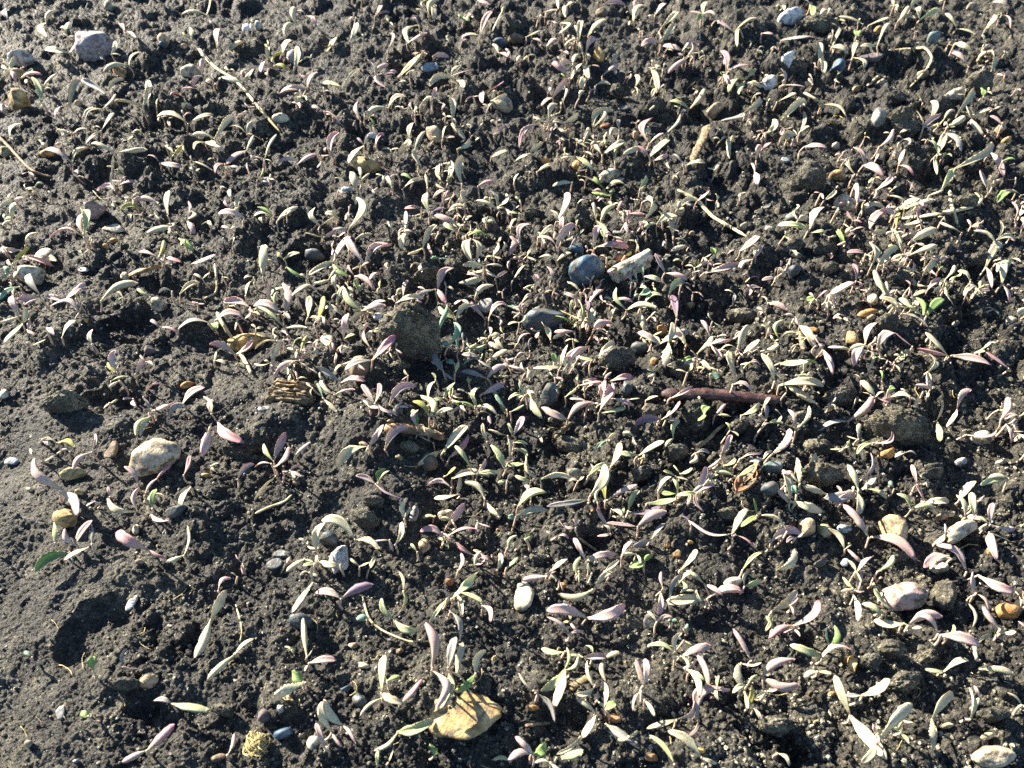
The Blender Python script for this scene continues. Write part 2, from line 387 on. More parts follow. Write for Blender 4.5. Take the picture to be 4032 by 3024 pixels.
# ------------------------------------------------------------------ where things stand
# seedlings by tile: "x y colours x1 y1 [x2 y2 ...]": where the leaves meet, then each leaf's tip
SEEDLINGS = {
'00': """7 18 pp 4 8 12 15;40 20 cc 49 9 41 34;58 30 cg 63 18 53 24;60 46 cp 39 43 70 36;109 28 pp 104 20 119 34;97 47 cc 101 36 105 48;112 58 cc 122 45 90 63
180 13 cc 183 0 158 13;190 43 pc 192 25 201 38;167 35 yg 159 28 165 24;199 45 c 213 36;17 69 gp 29 60 37 65;10 62 cp 6 72 14 71;8 62 cc 15 50 1 58;36 90 g 29 67
37 76 c 51 64;6 90 pp 1 98 12 84;61 93 cp 71 70 48 105;94 80 c 108 69;89 95 cc 101 82 73 103;125 93 cc 100 88 130 70;93 83 w 71 69;157 83 pP 168 76 148 83
176 66 pp 168 74 177 51;211 72 cc 193 67 221 60;137 100 c 139 84;164 108 cc 137 101 186 100;88 114 cc 99 98 75 125;64 116 cc 49 115 76 112;187 121 cc 204 102 167 118
215 117 cc 221 105 200 110;100 134 cc 80 126 128 131;63 142 cp 77 128 39 130;179 124 cc 168 130 195 132;149 138 cy 146 128 160 128;139 142 pp 129 135 158 145
169 141 cc 166 135 185 149;215 131 pc 197 143 221 118;196 143 P 187 151;217 150 P 215 142;9 120 cc 18 107 12 122;100 166 pp 118 158 85 165;30 163 gc 38 160 22 165""",
'01': """36 21 cc 35 6 26 30;45 14 pp 38 9 54 22;12 52 cp 13 41 6 63;34 64 cy 38 40 17 58;38 55 c 51 50;25 47 cy 34 35 15 54;46 78 pp 56 63 23 81;48 70 P 41 66
77 76 cc 93 60 60 72;84 36 c 90 20;105 15 pP 112 5 118 11;144 22 pc 139 15 133 38;133 38 p 151 29;152 12 cc 160 0 141 8;156 5 c 157 17;183 18 GGp 179 13 188 17 191 13
197 31 pc 207 10 181 32;216 10 cc 208 28 221 3;195 0 p 206 5;117 43 p 119 29;105 61 pp 99 52 117 56;108 65 pp 113 76 125 63;156 49 p 170 50;213 46 cp 208 38 221 50
172 66 cp 178 57 192 62;176 70 cc 152 75 183 77;200 80 Pp 218 71 199 90;191 84 pp 184 89 198 84;154 86 p 159 76;145 92 c 162 88;117 94 cc 133 84 98 100;61 97 pp 50 93 75 108
93 106 p 90 89;104 111 G 101 103;173 107 cc 172 85 178 117;206 88 c 221 83;179 112 cc 190 109 183 122;192 117 c 200 107;177 130 c 189 122;164 122 cp 169 109 172 118
135 121 cc 138 107 127 134;140 130 cc 149 114 145 146;96 127 pc 90 120 82 142;106 128 P 113 116;209 117 p 219 109;67 135 pP 73 115 55 137;38 143 pp 54 134 21 141;9 140 c 19 117
93 157 cc 91 146 101 151;84 150 c 89 165;120 163 c 115 154;129 165 c 148 156;151 164 c 150 152;138 157 G 128 152;163 158 c 161 142;168 158 c 171 141;181 160 c 181 136
195 162 P 210 159;169 165 c 158 160;207 137 c 221 131;3 157 y 9 146""",
'02': """44 8 cp 42 0 28 12;50 6 cc 58 3 50 15;46 20 cc 58 18 46 30;16 32 c 29 27;30 38 p 22 34;34 40 p 47 35;62 35 cc 64 18 49 40;61 33 c 59 22;70 31 c 84 16;65 46 cc 60 36 56 54
68 46 p 77 34;51 65 pP 52 53 38 55;54 71 cG 66 55 46 64;69 58 pc 80 58 70 69;83 65 p 97 56;92 58 cc 96 48 94 65;39 85 pp 52 70 29 92;48 88 p 51 77;67 68 c 63 77;62 86 c 66 79
76 75 c 89 73;82 5 pc 103 5 77 2;110 8 p 112 0;109 19 cc 118 4 105 22;128 13 pc 138 3 122 14;134 24 cp 148 11 130 20;133 38 cp 146 22 116 40;152 44 pp 135 40 170 37
170 13 cG 174 1 165 18;170 12 pp 159 10 181 14;197 28 pc 182 18 219 17;202 25 cc 210 23 199 41;168 36 c 167 28;155 52 cp 167 46 140 64;155 50 p 161 37;190 63 PP 186 44 215 58
207 70 gg 216 60 191 80;206 73 gc 201 82 221 76;188 65 p 192 74;124 60 cc 131 80 135 62;132 77 cc 139 73 125 84;111 76 cc 111 65 112 88;158 95 cg 173 76 141 88;150 100 cw 138 117 157 96
123 125 pp 124 102 136 116;123 137 cP 141 122 113 127;115 128 c 101 135;127 140 p 140 135;152 143 w 144 134;155 144 c 172 142;206 98 wc 187 106 221 86;36 107 cc 42 90 22 103
49 107 cc 62 99 39 106;20 111 pp 22 99 11 119;32 108 p 8 128;74 111 cc 84 95 89 96;66 123 w 70 114;34 121 c 42 110;53 122 cP 58 114 44 126;97 113 ww 97 104 88 118;70 129 c 58 121
82 135 cc 102 123 75 126;93 142 g 95 127;66 132 c 75 137;19 134 cc 31 124 7 140;60 137 cg 46 138 74 148;60 151 c 70 140;25 150 c 40 143;5 160 c 9 151;56 159 c 39 162
84 165 cG 61 153 73 155;85 165 gp 102 160 101 155;115 165 g 121 153;216 140 p 221 127;215 150 pp 212 142 217 161""",
'03': """0 29 p 10 30;42 4 pG 34 -2 45 14;17 35 p 46 34;88 21 c 66 14;67 24 c 57 20;61 41 cc 69 25 75 47;93 22 c 112 16;100 41 cc 111 22 86 40;79 50 cc 83 37 90 59;50 52 cc 50 37 54 64
119 18 cc 129 6 134 15;137 18 cg 136 6 157 11;170 25 cc 158 13 186 30;195 25 c 204 13;129 9 c 138 0;209 13 p 217 25;215 6 p 201 2;193 39 c 192 30;168 38 c 182 45;180 58 p 164 45
200 62 c 200 44;187 53 c 205 46;20 74 pp 17 60 38 76;13 89 c 30 81;53 91 cc 36 81 75 103;18 105 cc 39 89 34 85;15 104 c 22 97;33 115 cc 37 97 42 110;31 118 cc 27 113 13 127;1 118 c 12 104
37 128 p 57 129;0 130 P 8 124;140 90 c 135 81;147 104 cc 148 88 158 98;140 112 cp 135 96 155 100;158 105 c 168 96;121 115 p 138 111;102 128 p 116 113;170 100 c 185 78
183 104 cc 178 92 191 118;161 111 c 178 102;184 100 c 201 96;209 109 p 199 101;89 144 pp 80 128 105 155;81 152 cp 75 139 78 156;99 139 p 101 133;119 144 pP 124 130 132 153
153 135 cg 160 116 148 122;151 136 g 152 152;160 116 w 174 132;168 147 cg 203 126 156 166;199 133 pc 210 154 197 127;196 164 p 190 148;99 166 p 114 154;82 160 p 83 170;221 155 p 214 157
82 32 GG 81 26 84 27;192 84 GG 191 76 193 78;210 140 G 221 139""",
'10': """10 26 cc 13 10 2 31;12 8 cc 0 14 22 6;27 6 y 30 0;73 41 gp 73 16 44 40;72 38 p 71 20;125 18 y 105 16;138 11 p 115 8;146 22 c 147 0;151 32 c 127 37;163 27 pp 165 9 170 38;213 24 p 190 20
207 15 c 213 0;200 16 P 195 9;138 58 py 121 54 143 43;144 57 pP 155 45 158 63;156 42 G 168 53;167 64 p 188 56;11 64 y 26 49;18 52 p 0 51;20 57 Pp 47 66 28 62;22 48 c 34 37;5 73 tt 4 66 4 77
17 84 t 0 95;12 96 p 12 84;36 94 pp 14 96 21 100;36 92 w 24 73;56 96 pp 75 81 40 92;66 94 y 64 89;69 107 p 45 99;20 116 cg 22 102 4 133;16 110 cp 2 115 10 92;54 128 c 66 113;88 96 c 120 80
131 93 g 120 85;150 88 c 138 89;157 90 c 174 80;172 98 pp 167 97 178 99;140 119 pP 131 113 155 124;184 116 wG 155 120 190 119;188 113 p 211 108;205 143 pp 183 134 221 131;218 102 pp 195 96 221 107
102 158 py 100 139 93 150;118 160 p 131 146;97 166 g 111 162;214 92 c 221 77;28 135 cc 23 132 40 130;80 134 c 80 121""",
'11': """17 23 Gc 3 14 0 22;20 27 c 38 14;58 31 cc 52 15 74 24;74 24 c 62 20;82 35 cw 92 6 68 34;61 41 cp 45 37 72 35;89 42 c 103 38;97 65 pp 80 42 119 47;69 62 pc 84 39 48 74;84 75 G 68 65
88 75 pp 82 65 106 87;89 77 G 92 88;100 79 p 109 71;131 37 cc 132 18 128 51;124 35 c 116 27;146 15 P 131 16;153 19 cu 150 2 165 15;155 8 p 168 0;165 15 p 169 0;177 29 pg 157 22 181 34
178 36 g 165 29;183 29 c 190 22;187 39 Gcc 203 39 182 38 189 30;189 42 cc 195 60 188 62;147 50 cc 159 30 134 56;152 47 P 155 56;161 59 tt 154 59 168 60;186 15 cc 171 15 182 0;212 14 cc 206 0 221 3
214 18 c 193 9;213 46 cc 206 60 216 40;200 66 cc 182 66 216 66;202 68 cc 211 76 192 72;201 77 cp 178 81 185 73;210 77 p 221 71;192 95 cP 208 82 184 93;8 75 c 10 47;10 60 c 17 62
26 60 cy 40 54 21 54;46 77 Gc 28 67 40 73;65 78 cc 73 68 52 81;72 87 c 71 73;72 99 c 78 83;94 105 g 77 85;12 97 pg 13 80 25 84;26 108 p 27 80;30 94 cp 50 82 31 83;24 108 cp 3 103 0 100
27 120 gc 3 101 46 119;20 103 g 20 88;47 111 cc 49 92 57 110;55 115 y 61 92;78 110 c 62 102;78 130 pg 82 107 88 125;94 105 cp 84 114 115 101;100 100 c 115 96;130 93 p 134 78;124 98 cc 148 94 117 94
160 86 pP 173 67 167 98;158 86 w 136 95;176 112 gc 160 102 192 99;168 100 t 161 124;170 135 tt 176 115 163 133;178 140 t 174 124;201 112 P 185 97;205 110 p 219 98;204 131 t 185 139
218 139 cc 204 133 209 127;204 148 c 221 139;165 158 ww 156 142 173 165;175 160 g 178 149;175 151 t 167 149;194 147 tw 182 152 207 155;198 146 tw 199 142 181 143;203 164 wp 180 158 220 153
103 148 Pw 124 127 79 156;124 130 c 137 127;102 138 p 98 116;112 122 cg 100 123 117 128;29 126 p 24 122;15 150 cc 24 130 0 152;20 131 c 1 138;40 148 p 17 162;41 139 yp 46 126 48 139
34 135 g 42 128;72 142 p 71 148;74 166 w 54 154;60 166 c 57 158;82 165 p 97 163""",
'12': """42 28 pc 52 2 38 17;55 32 c 58 16;48 38 p 47 23;42 48 pp 26 40 58 29;26 42 c 40 31;11 48 pp 20 29 2 40;2 40 cp 8 24 2 57;10 20 g 0 19;2 60 pp 13 60 0 68;4 79 c 15 65;90 5 GG 73 2 90 0
81 25 g 93 12;77 26 cg 75 10 86 42;75 49 p 81 30;103 28 Pp 106 17 104 37;104 20 P 119 21;119 26 cg 122 7 110 24;130 29 gc 118 32 148 22;144 40 c 142 24;95 16 P 99 9;110 8 pc 107 6 116 9
165 9 pc 176 0 151 13;158 49 cc 145 42 142 53;155 59 c 165 59;166 61 GG 166 69 163 63;171 72 p 200 65;202 53 pp 191 55 219 40;213 60 pp 221 49 201 68;180 58 G 178 50;78 49 pP 98 47 105 49
42 62 cc 27 58 55 54;37 79 p 35 66;40 88 Pp 45 92 32 89;23 82 Pc 24 73 14 85;12 98 cu 21 90 11 104;8 91 c 4 98;63 89 c 52 79;61 95 p 49 90;68 95 pp 74 84 65 89;70 99 p 83 86;68 107 u 68 96
63 118 gG 62 95 41 110;63 120 c 76 102;58 123 p 40 124;51 127 c 39 129;37 130 c 29 114;55 110 g 56 95;91 96 pp 84 93 109 97;103 104 gc 93 85 130 101;118 100 g 134 91;140 92 g 153 78
137 72 pp 128 55 156 78;108 80 Pp 105 70 111 85;118 75 gc 115 65 134 80;102 57 y 108 54;115 91 tt 110 92 124 87;147 112 u 143 91;118 123 c 116 108;132 134 pp 113 124 152 126;125 134 g 120 130
140 133 cc 144 115 136 154;155 135 c 142 117;72 128 p 90 114;79 145 c 93 132;71 136 p 51 145;50 155 p 65 137;46 154 cc 52 134 22 155;40 150 G 40 142;76 148 g 60 145;16 158 cp 11 150 0 153
17 155 c 17 166;8 134 pc 19 124 0 134;4 106 w 15 110;8 104 t 0 100;19 140 w 21 128;176 128 p 168 113;165 142 c 178 127;176 134 pp 194 131 186 146;200 138 cc 210 117 184 139;203 143 c 219 130
194 138 c 197 162;163 146 cc 140 154 177 157;165 147 cG 159 139 150 152;176 160 t 184 163;221 85 Pp 213 84 207 88;84 166 p 90 158;90 166 P 109 163;66 166 p 78 164""",
'13': """41 34 gg 14 31 33 29;43 37 g 55 36;42 33 c 53 14;54 9 c 65 0;90 9 p 67 12;83 12 p 83 0;94 10 p 100 0;127 11 c 110 4;108 16 c 88 14;115 20 c 137 7;124 16 c 151 8;94 33 p 105 17
116 26 p 103 17;117 32 y 120 19;122 30 c 140 26;142 34 P 142 12;79 26 PP 74 18 87 28;78 35 P 89 32;72 45 Gc 65 34 66 48;146 4 c 158 0;174 37 c 154 28;123 55 cc 112 33 118 42;96 64 c 95 45
90 55 P 74 54;97 40 c 110 37;102 64 cP 118 49 100 58;114 50 G 110 48;127 57 cc 153 48 112 61;130 61 g 112 62;129 45 c 152 33;205 43 cc 208 26 221 43;205 50 c 185 34;195 67 cp 208 45 200 85
220 25 p 218 10;221 2 pG 205 5 204 10;209 60 p 221 65;209 82 cp 210 61 216 98;140 74 cc 150 61 127 68;160 77 c 168 65;181 81 cc 171 70 192 90;160 85 c 166 100;144 87 pc 156 77 132 92
155 68 GG 153 64 158 66;107 90 c 98 69;110 92 cg 108 79 102 94;122 107 cw 103 93 146 120;140 110 gG 119 95 135 93;143 110 G 158 94;12 76 pp 26 59 0 78;5 98 pc 22 104 0 92;82 79 PP 79 64 88 83
57 92 p 81 80;47 95 PG 57 87 39 95;57 105 c 56 97;15 130 gc 18 112 30 123;33 118 cc 45 137 38 108;53 137 p 45 125;13 133 cc 3 142 7 126;53 139 pp 62 160 50 145;90 134 p 100 114;96 138 c 76 138
88 136 p 79 152;77 138 c 57 137;100 138 p 117 124;131 136 P 116 124;162 144 cP 142 124 135 138;165 144 p 200 152;215 155 P 195 141;145 158 cc 147 142 145 172;15 151 c 41 149;11 166 c 0 142
36 158 G 46 149;104 166 G 103 157;86 166 c 81 160;120 145 gg 115 143 125 145""",
'20': """104 0 c 95 6;125 14 p 146 3;133 26 p 155 19;159 20 p 178 5;130 28 w 126 15;131 31 gc 117 47 122 48;146 31 w 162 21;184 29 cp 178 13 186 15;190 35 P 211 55;183 40 p 177 65
80 62 pp 84 46 63 76;55 95 p 28 69;53 97 p 69 117;50 54 cy 34 54 66 57;28 64 Gc 29 62 26 59;136 86 P 149 73;126 100 p 136 85;133 111 G 136 94;120 90 p 109 74;120 114 pc 120 93 92 104;96 101 p 94 92
131 115 p 148 122;160 82 P 166 65;166 93 c 157 109;207 86 p 221 72;48 141 g 47 123;60 150 G 30 166;65 143 pp 55 129 80 121;77 145 c 56 156;80 142 w 80 125;129 147 PP 101 132 144 155
160 152 cc 164 126 145 158;82 105 p 75 109""",
'21': """70 12 cp 57 0 88 7;60 15 tc 55 2 72 27;105 20 pp 94 3 110 2;108 20 p 124 29;118 21 p 141 4;75 2 p 97 0;153 32 yc 139 17 147 12;152 18 c 157 0;142 40 pG 142 25 138 25;156 31 c 174 24
165 15 gg 175 1 150 22;194 24 gG 187 10 176 19;193 22 cc 212 29 196 5;185 10 c 177 8;198 12 p 218 2;187 3 G 187 -3;220 25 t 210 12;114 60 p 134 40;100 57 pc 113 38 71 75;165 62 c 186 39
156 54 p 143 48;165 60 c 143 73;170 67 P 188 49;189 77 g 176 56;173 85 cc 190 77 205 82;172 93 p 150 90;177 99 cc 157 103 180 83;201 103 c 184 87;203 105 c 213 119;167 83 y 176 75;195 80 pg 203 70 214 80
219 78 g 207 55;203 53 c 199 37;221 48 c 204 43;106 90 pu 89 82 130 104;108 89 gG 118 78 114 76;17 70 pg 28 45 8 55;18 75 p 32 58;15 72 p 0 75;19 83 c 0 104;26 79 w 42 83;36 65 p 49 53
88 138 cc 60 120 110 146;54 148 c 61 123;131 120 cc 133 102 138 111;123 143 c 130 123;168 127 p 184 107;165 136 P 145 130;158 118 c 147 119;169 135 P 197 129;191 152 PP 175 141 205 156
165 142 gg 166 135 170 146;44 155 cg 28 166 52 158;55 158 c 60 152;75 160 c 57 158;100 165 c 106 153;178 165 p 181 150;192 162 c 197 148;212 165 c 215 150""",
'22': """15 12 gg 10 0 0 16;20 15 gc 29 33 17 4;2 27 g 14 21;50 14 g 60 7;62 4 p 82 1;82 20 pp 84 0 92 2;79 28 pg 91 5 103 24;88 15 p 108 22;52 34 pp 28 24 74 18;75 22 p 54 15;120 17 c 131 13;142 15 p 161 5
133 34 pu 150 18 110 38;4 48 pg 14 31 0 37;5 54 g 17 55;1 70 c 1 50;15 72 gg 7 58 0 74;28 86 cc 15 67 59 86;20 87 g 6 83;9 109 g 33 96;20 105 w 15 90;7 118 ct 35 112 0 119;86 52 gt 95 45 76 60;90 74 c 98 54
114 65 gc 97 63 136 52;114 68 y 119 66;144 50 gg 149 34 135 59;171 29 GG 174 22 166 35;180 30 gP 194 31 190 20;203 30 g 220 20;185 65 p 195 47;185 68 p 174 76;165 95 p 173 75;165 97 p 180 90
164 98 gp 147 100 169 114;160 102 p 156 108;188 74 gg 199 68 180 77;198 83 g 183 79;201 83 g 215 74;202 68 p 221 63;150 81 gg 161 76 144 73;131 95 c 142 83;148 98 gG 144 85 134 98;121 107 g 150 102
72 100 c 86 73;70 83 g 86 72;85 104 y 84 85;78 106 c 79 94;87 104 p 113 90;70 104 w 34 110;105 113 g 114 95;105 114 u 134 110;90 112 c 102 119;88 127 p 77 110;113 127 pp 86 124 138 113
125 138 ww 137 124 109 145;59 128 pp 44 122 57 120;68 157 pp 57 137 94 151;99 153 p 108 139;84 166 c 97 156;37 166 c 52 155;61 170 g 62 153;119 158 GG 125 152 106 162;150 165 c 165 147
195 133 pc 157 124 208 111;198 134 P 215 145;159 125 u 151 117;217 117 GG 214 102 203 127;204 165 g 221 149;0 145 g 7 134;15 138 G 19 135;0 162 g 9 154;196 3 p 213 8""",
'23': """15 4 c 54 5;0 25 c 7 14;4 34 w 3 20;4 37 g 18 36;29 44 pc 23 25 42 22;8 65 p 25 42;75 35 pw 98 14 49 43;99 14 cc 86 0 106 9;99 14 P 114 15;113 14 c 132 16;110 8 G 116 6;147 7 pp 144 0 133 4
152 35 cg 158 16 155 53;170 25 pc 181 6 161 40;208 33 p 215 14;213 38 pp 217 55 221 32;178 47 P 205 46;97 54 pg 115 44 82 63;84 51 cc 85 37 74 48;87 86 p 96 63;84 95 c 74 73;85 96 ww 99 84 55 103
83 97 pc 63 107 84 117;91 94 g 109 102;33 90 cc 30 67 25 80;40 78 c 47 63;24 107 cp 19 77 5 89;25 105 c 52 115;57 99 c 36 92;135 90 p 130 73;142 105 P 134 90;142 106 c 163 105;130 112 gg 118 98 150 109
30 99 t 27 91;115 94 t 111 87;93 136 p 71 107;95 136 p 134 155;22 131 c 0 116;8 140 p 34 132;72 147 cg 58 128 78 142;12 165 c 31 147;89 160 p 74 147;83 166 p 97 152;101 166 g 115 152
177 119 c 170 99;172 103 c 186 87;185 118 cg 182 97 197 124;198 124 p 178 119;199 125 pp 201 106 221 130;198 132 pc 203 156 216 140;178 166 p 153 142;168 155 p 140 161;215 85 gc 190 90 197 84""",
'30': """190 17 p 201 5;207 5 c 201 1;184 42 cc 197 17 170 75;204 73 cc 221 58 181 94;107 83 w 110 67;150 115 pg 134 112 182 121;128 156 Pp 152 133 106 166;198 160 p 205 141;77 126 GG 70 124 80 124
81 86 G 81 74;28 75 t 21 70""",
'31': """51 10 cc 52 -8 33 36;76 24 pu 54 18 104 11;130 17 cg 127 0 130 33;122 42 gg 110 24 144 52;172 24 gw 196 1 159 16;178 18 g 200 27;176 19 c 182 39;168 24 g 153 45;199 30 p 207 44;155 84 p 152 44
171 35 w 181 60;169 84 w 176 57;176 90 c 182 62;155 86 p 162 120;170 90 g 163 120;167 105 w 166 118;193 89 cG 201 68 177 106;111 106 cc 114 73 130 116;112 110 c 92 126;128 115 P 146 94;46 75 cw 42 39 52 66
48 80 pp 72 77 44 87;45 97 c 16 113;43 96 G 33 88;33 69 gG 27 65 36 67;116 95 GG 127 91 109 91;68 140 cp 58 114 76 153;77 134 cp 60 112 89 150;62 155 p 54 132;125 140 gc 157 131 105 157;108 155 g 107 170
117 167 c 122 152;157 160 GG 154 150 160 157;100 40 t 89 41""",
'32': """34 4 pp 12 8 42 0;74 16 cc 91 0 44 21;62 0 g 62 10;69 41 pp 34 33 103 31;54 54 pp 34 39 66 52;135 15 p 133 0;133 18 p 131 38;141 24 w 149 3;171 24 c 137 27;173 24 p 205 17;171 11 cp 155 -1 187 21
206 13 cg 208 0 221 8;143 45 tt 146 41 141 47;153 50 tt 157 46 151 47;148 74 gc 122 63 150 53;151 74 pg 177 65 158 84;154 84 c 168 110;160 86 g 171 95;175 101 p 165 73;212 78 p 196 50;203 80 c 221 80
206 105 cc 200 80 209 120;207 121 y 213 99;213 118 c 221 130;166 130 pp 183 99 158 144;181 103 p 194 104;147 129 pc 163 111 121 137;48 87 gg 52 66 29 105;50 86 gc 62 75 40 120;50 70 g 29 68
65 75 gp 53 73 86 75;84 76 cc 97 70 84 96;75 101 cc 68 78 60 108;83 120 c 84 96;85 120 G 94 115;77 124 cc 60 111 65 145;85 133 w 112 151;63 144 c 43 160;118 100 pp 120 76 111 77;116 104 p 108 121
119 112 c 128 126;22 104 c 9 89;26 107 w 42 131;22 159 pp 6 144 0 163;22 160 Gp 34 151 35 168;43 163 g 66 156;145 168 g 124 142;168 162 cc 140 138 182 168;74 72 g 68 64""",
'33': """5 20 cg 18 10 2 30;16 27 PP 29 15 3 33;6 30 g 2 22;30 43 gp 14 37 46 39;34 38 tG 32 28 37 27;0 53 pp 16 43 19 58;44 72 cc 36 52 62 94;50 62 cw 64 54 42 62;57 86 cc 75 66 50 96;85 74 cc 95 60 85 92
91 50 gc 81 49 103 44;104 74 c 104 58;48 10 gp 40 3 50 0;46 12 p 48 25;56 6 g 64 20;60 3 g 67 10;71 26 c 56 25;73 27 p 90 22;88 31 p 78 21;89 32 p 109 37;60 22 g 50 16;104 30 c 104 16
108 36 cc 113 31 107 44;110 49 c 126 51;106 12 p 105 0;107 11 p 114 19;119 29 p 110 17;119 31 c 127 30;108 2 p 126 11;8 91 c 14 97;69 81 gG 74 86 66 78""",
}

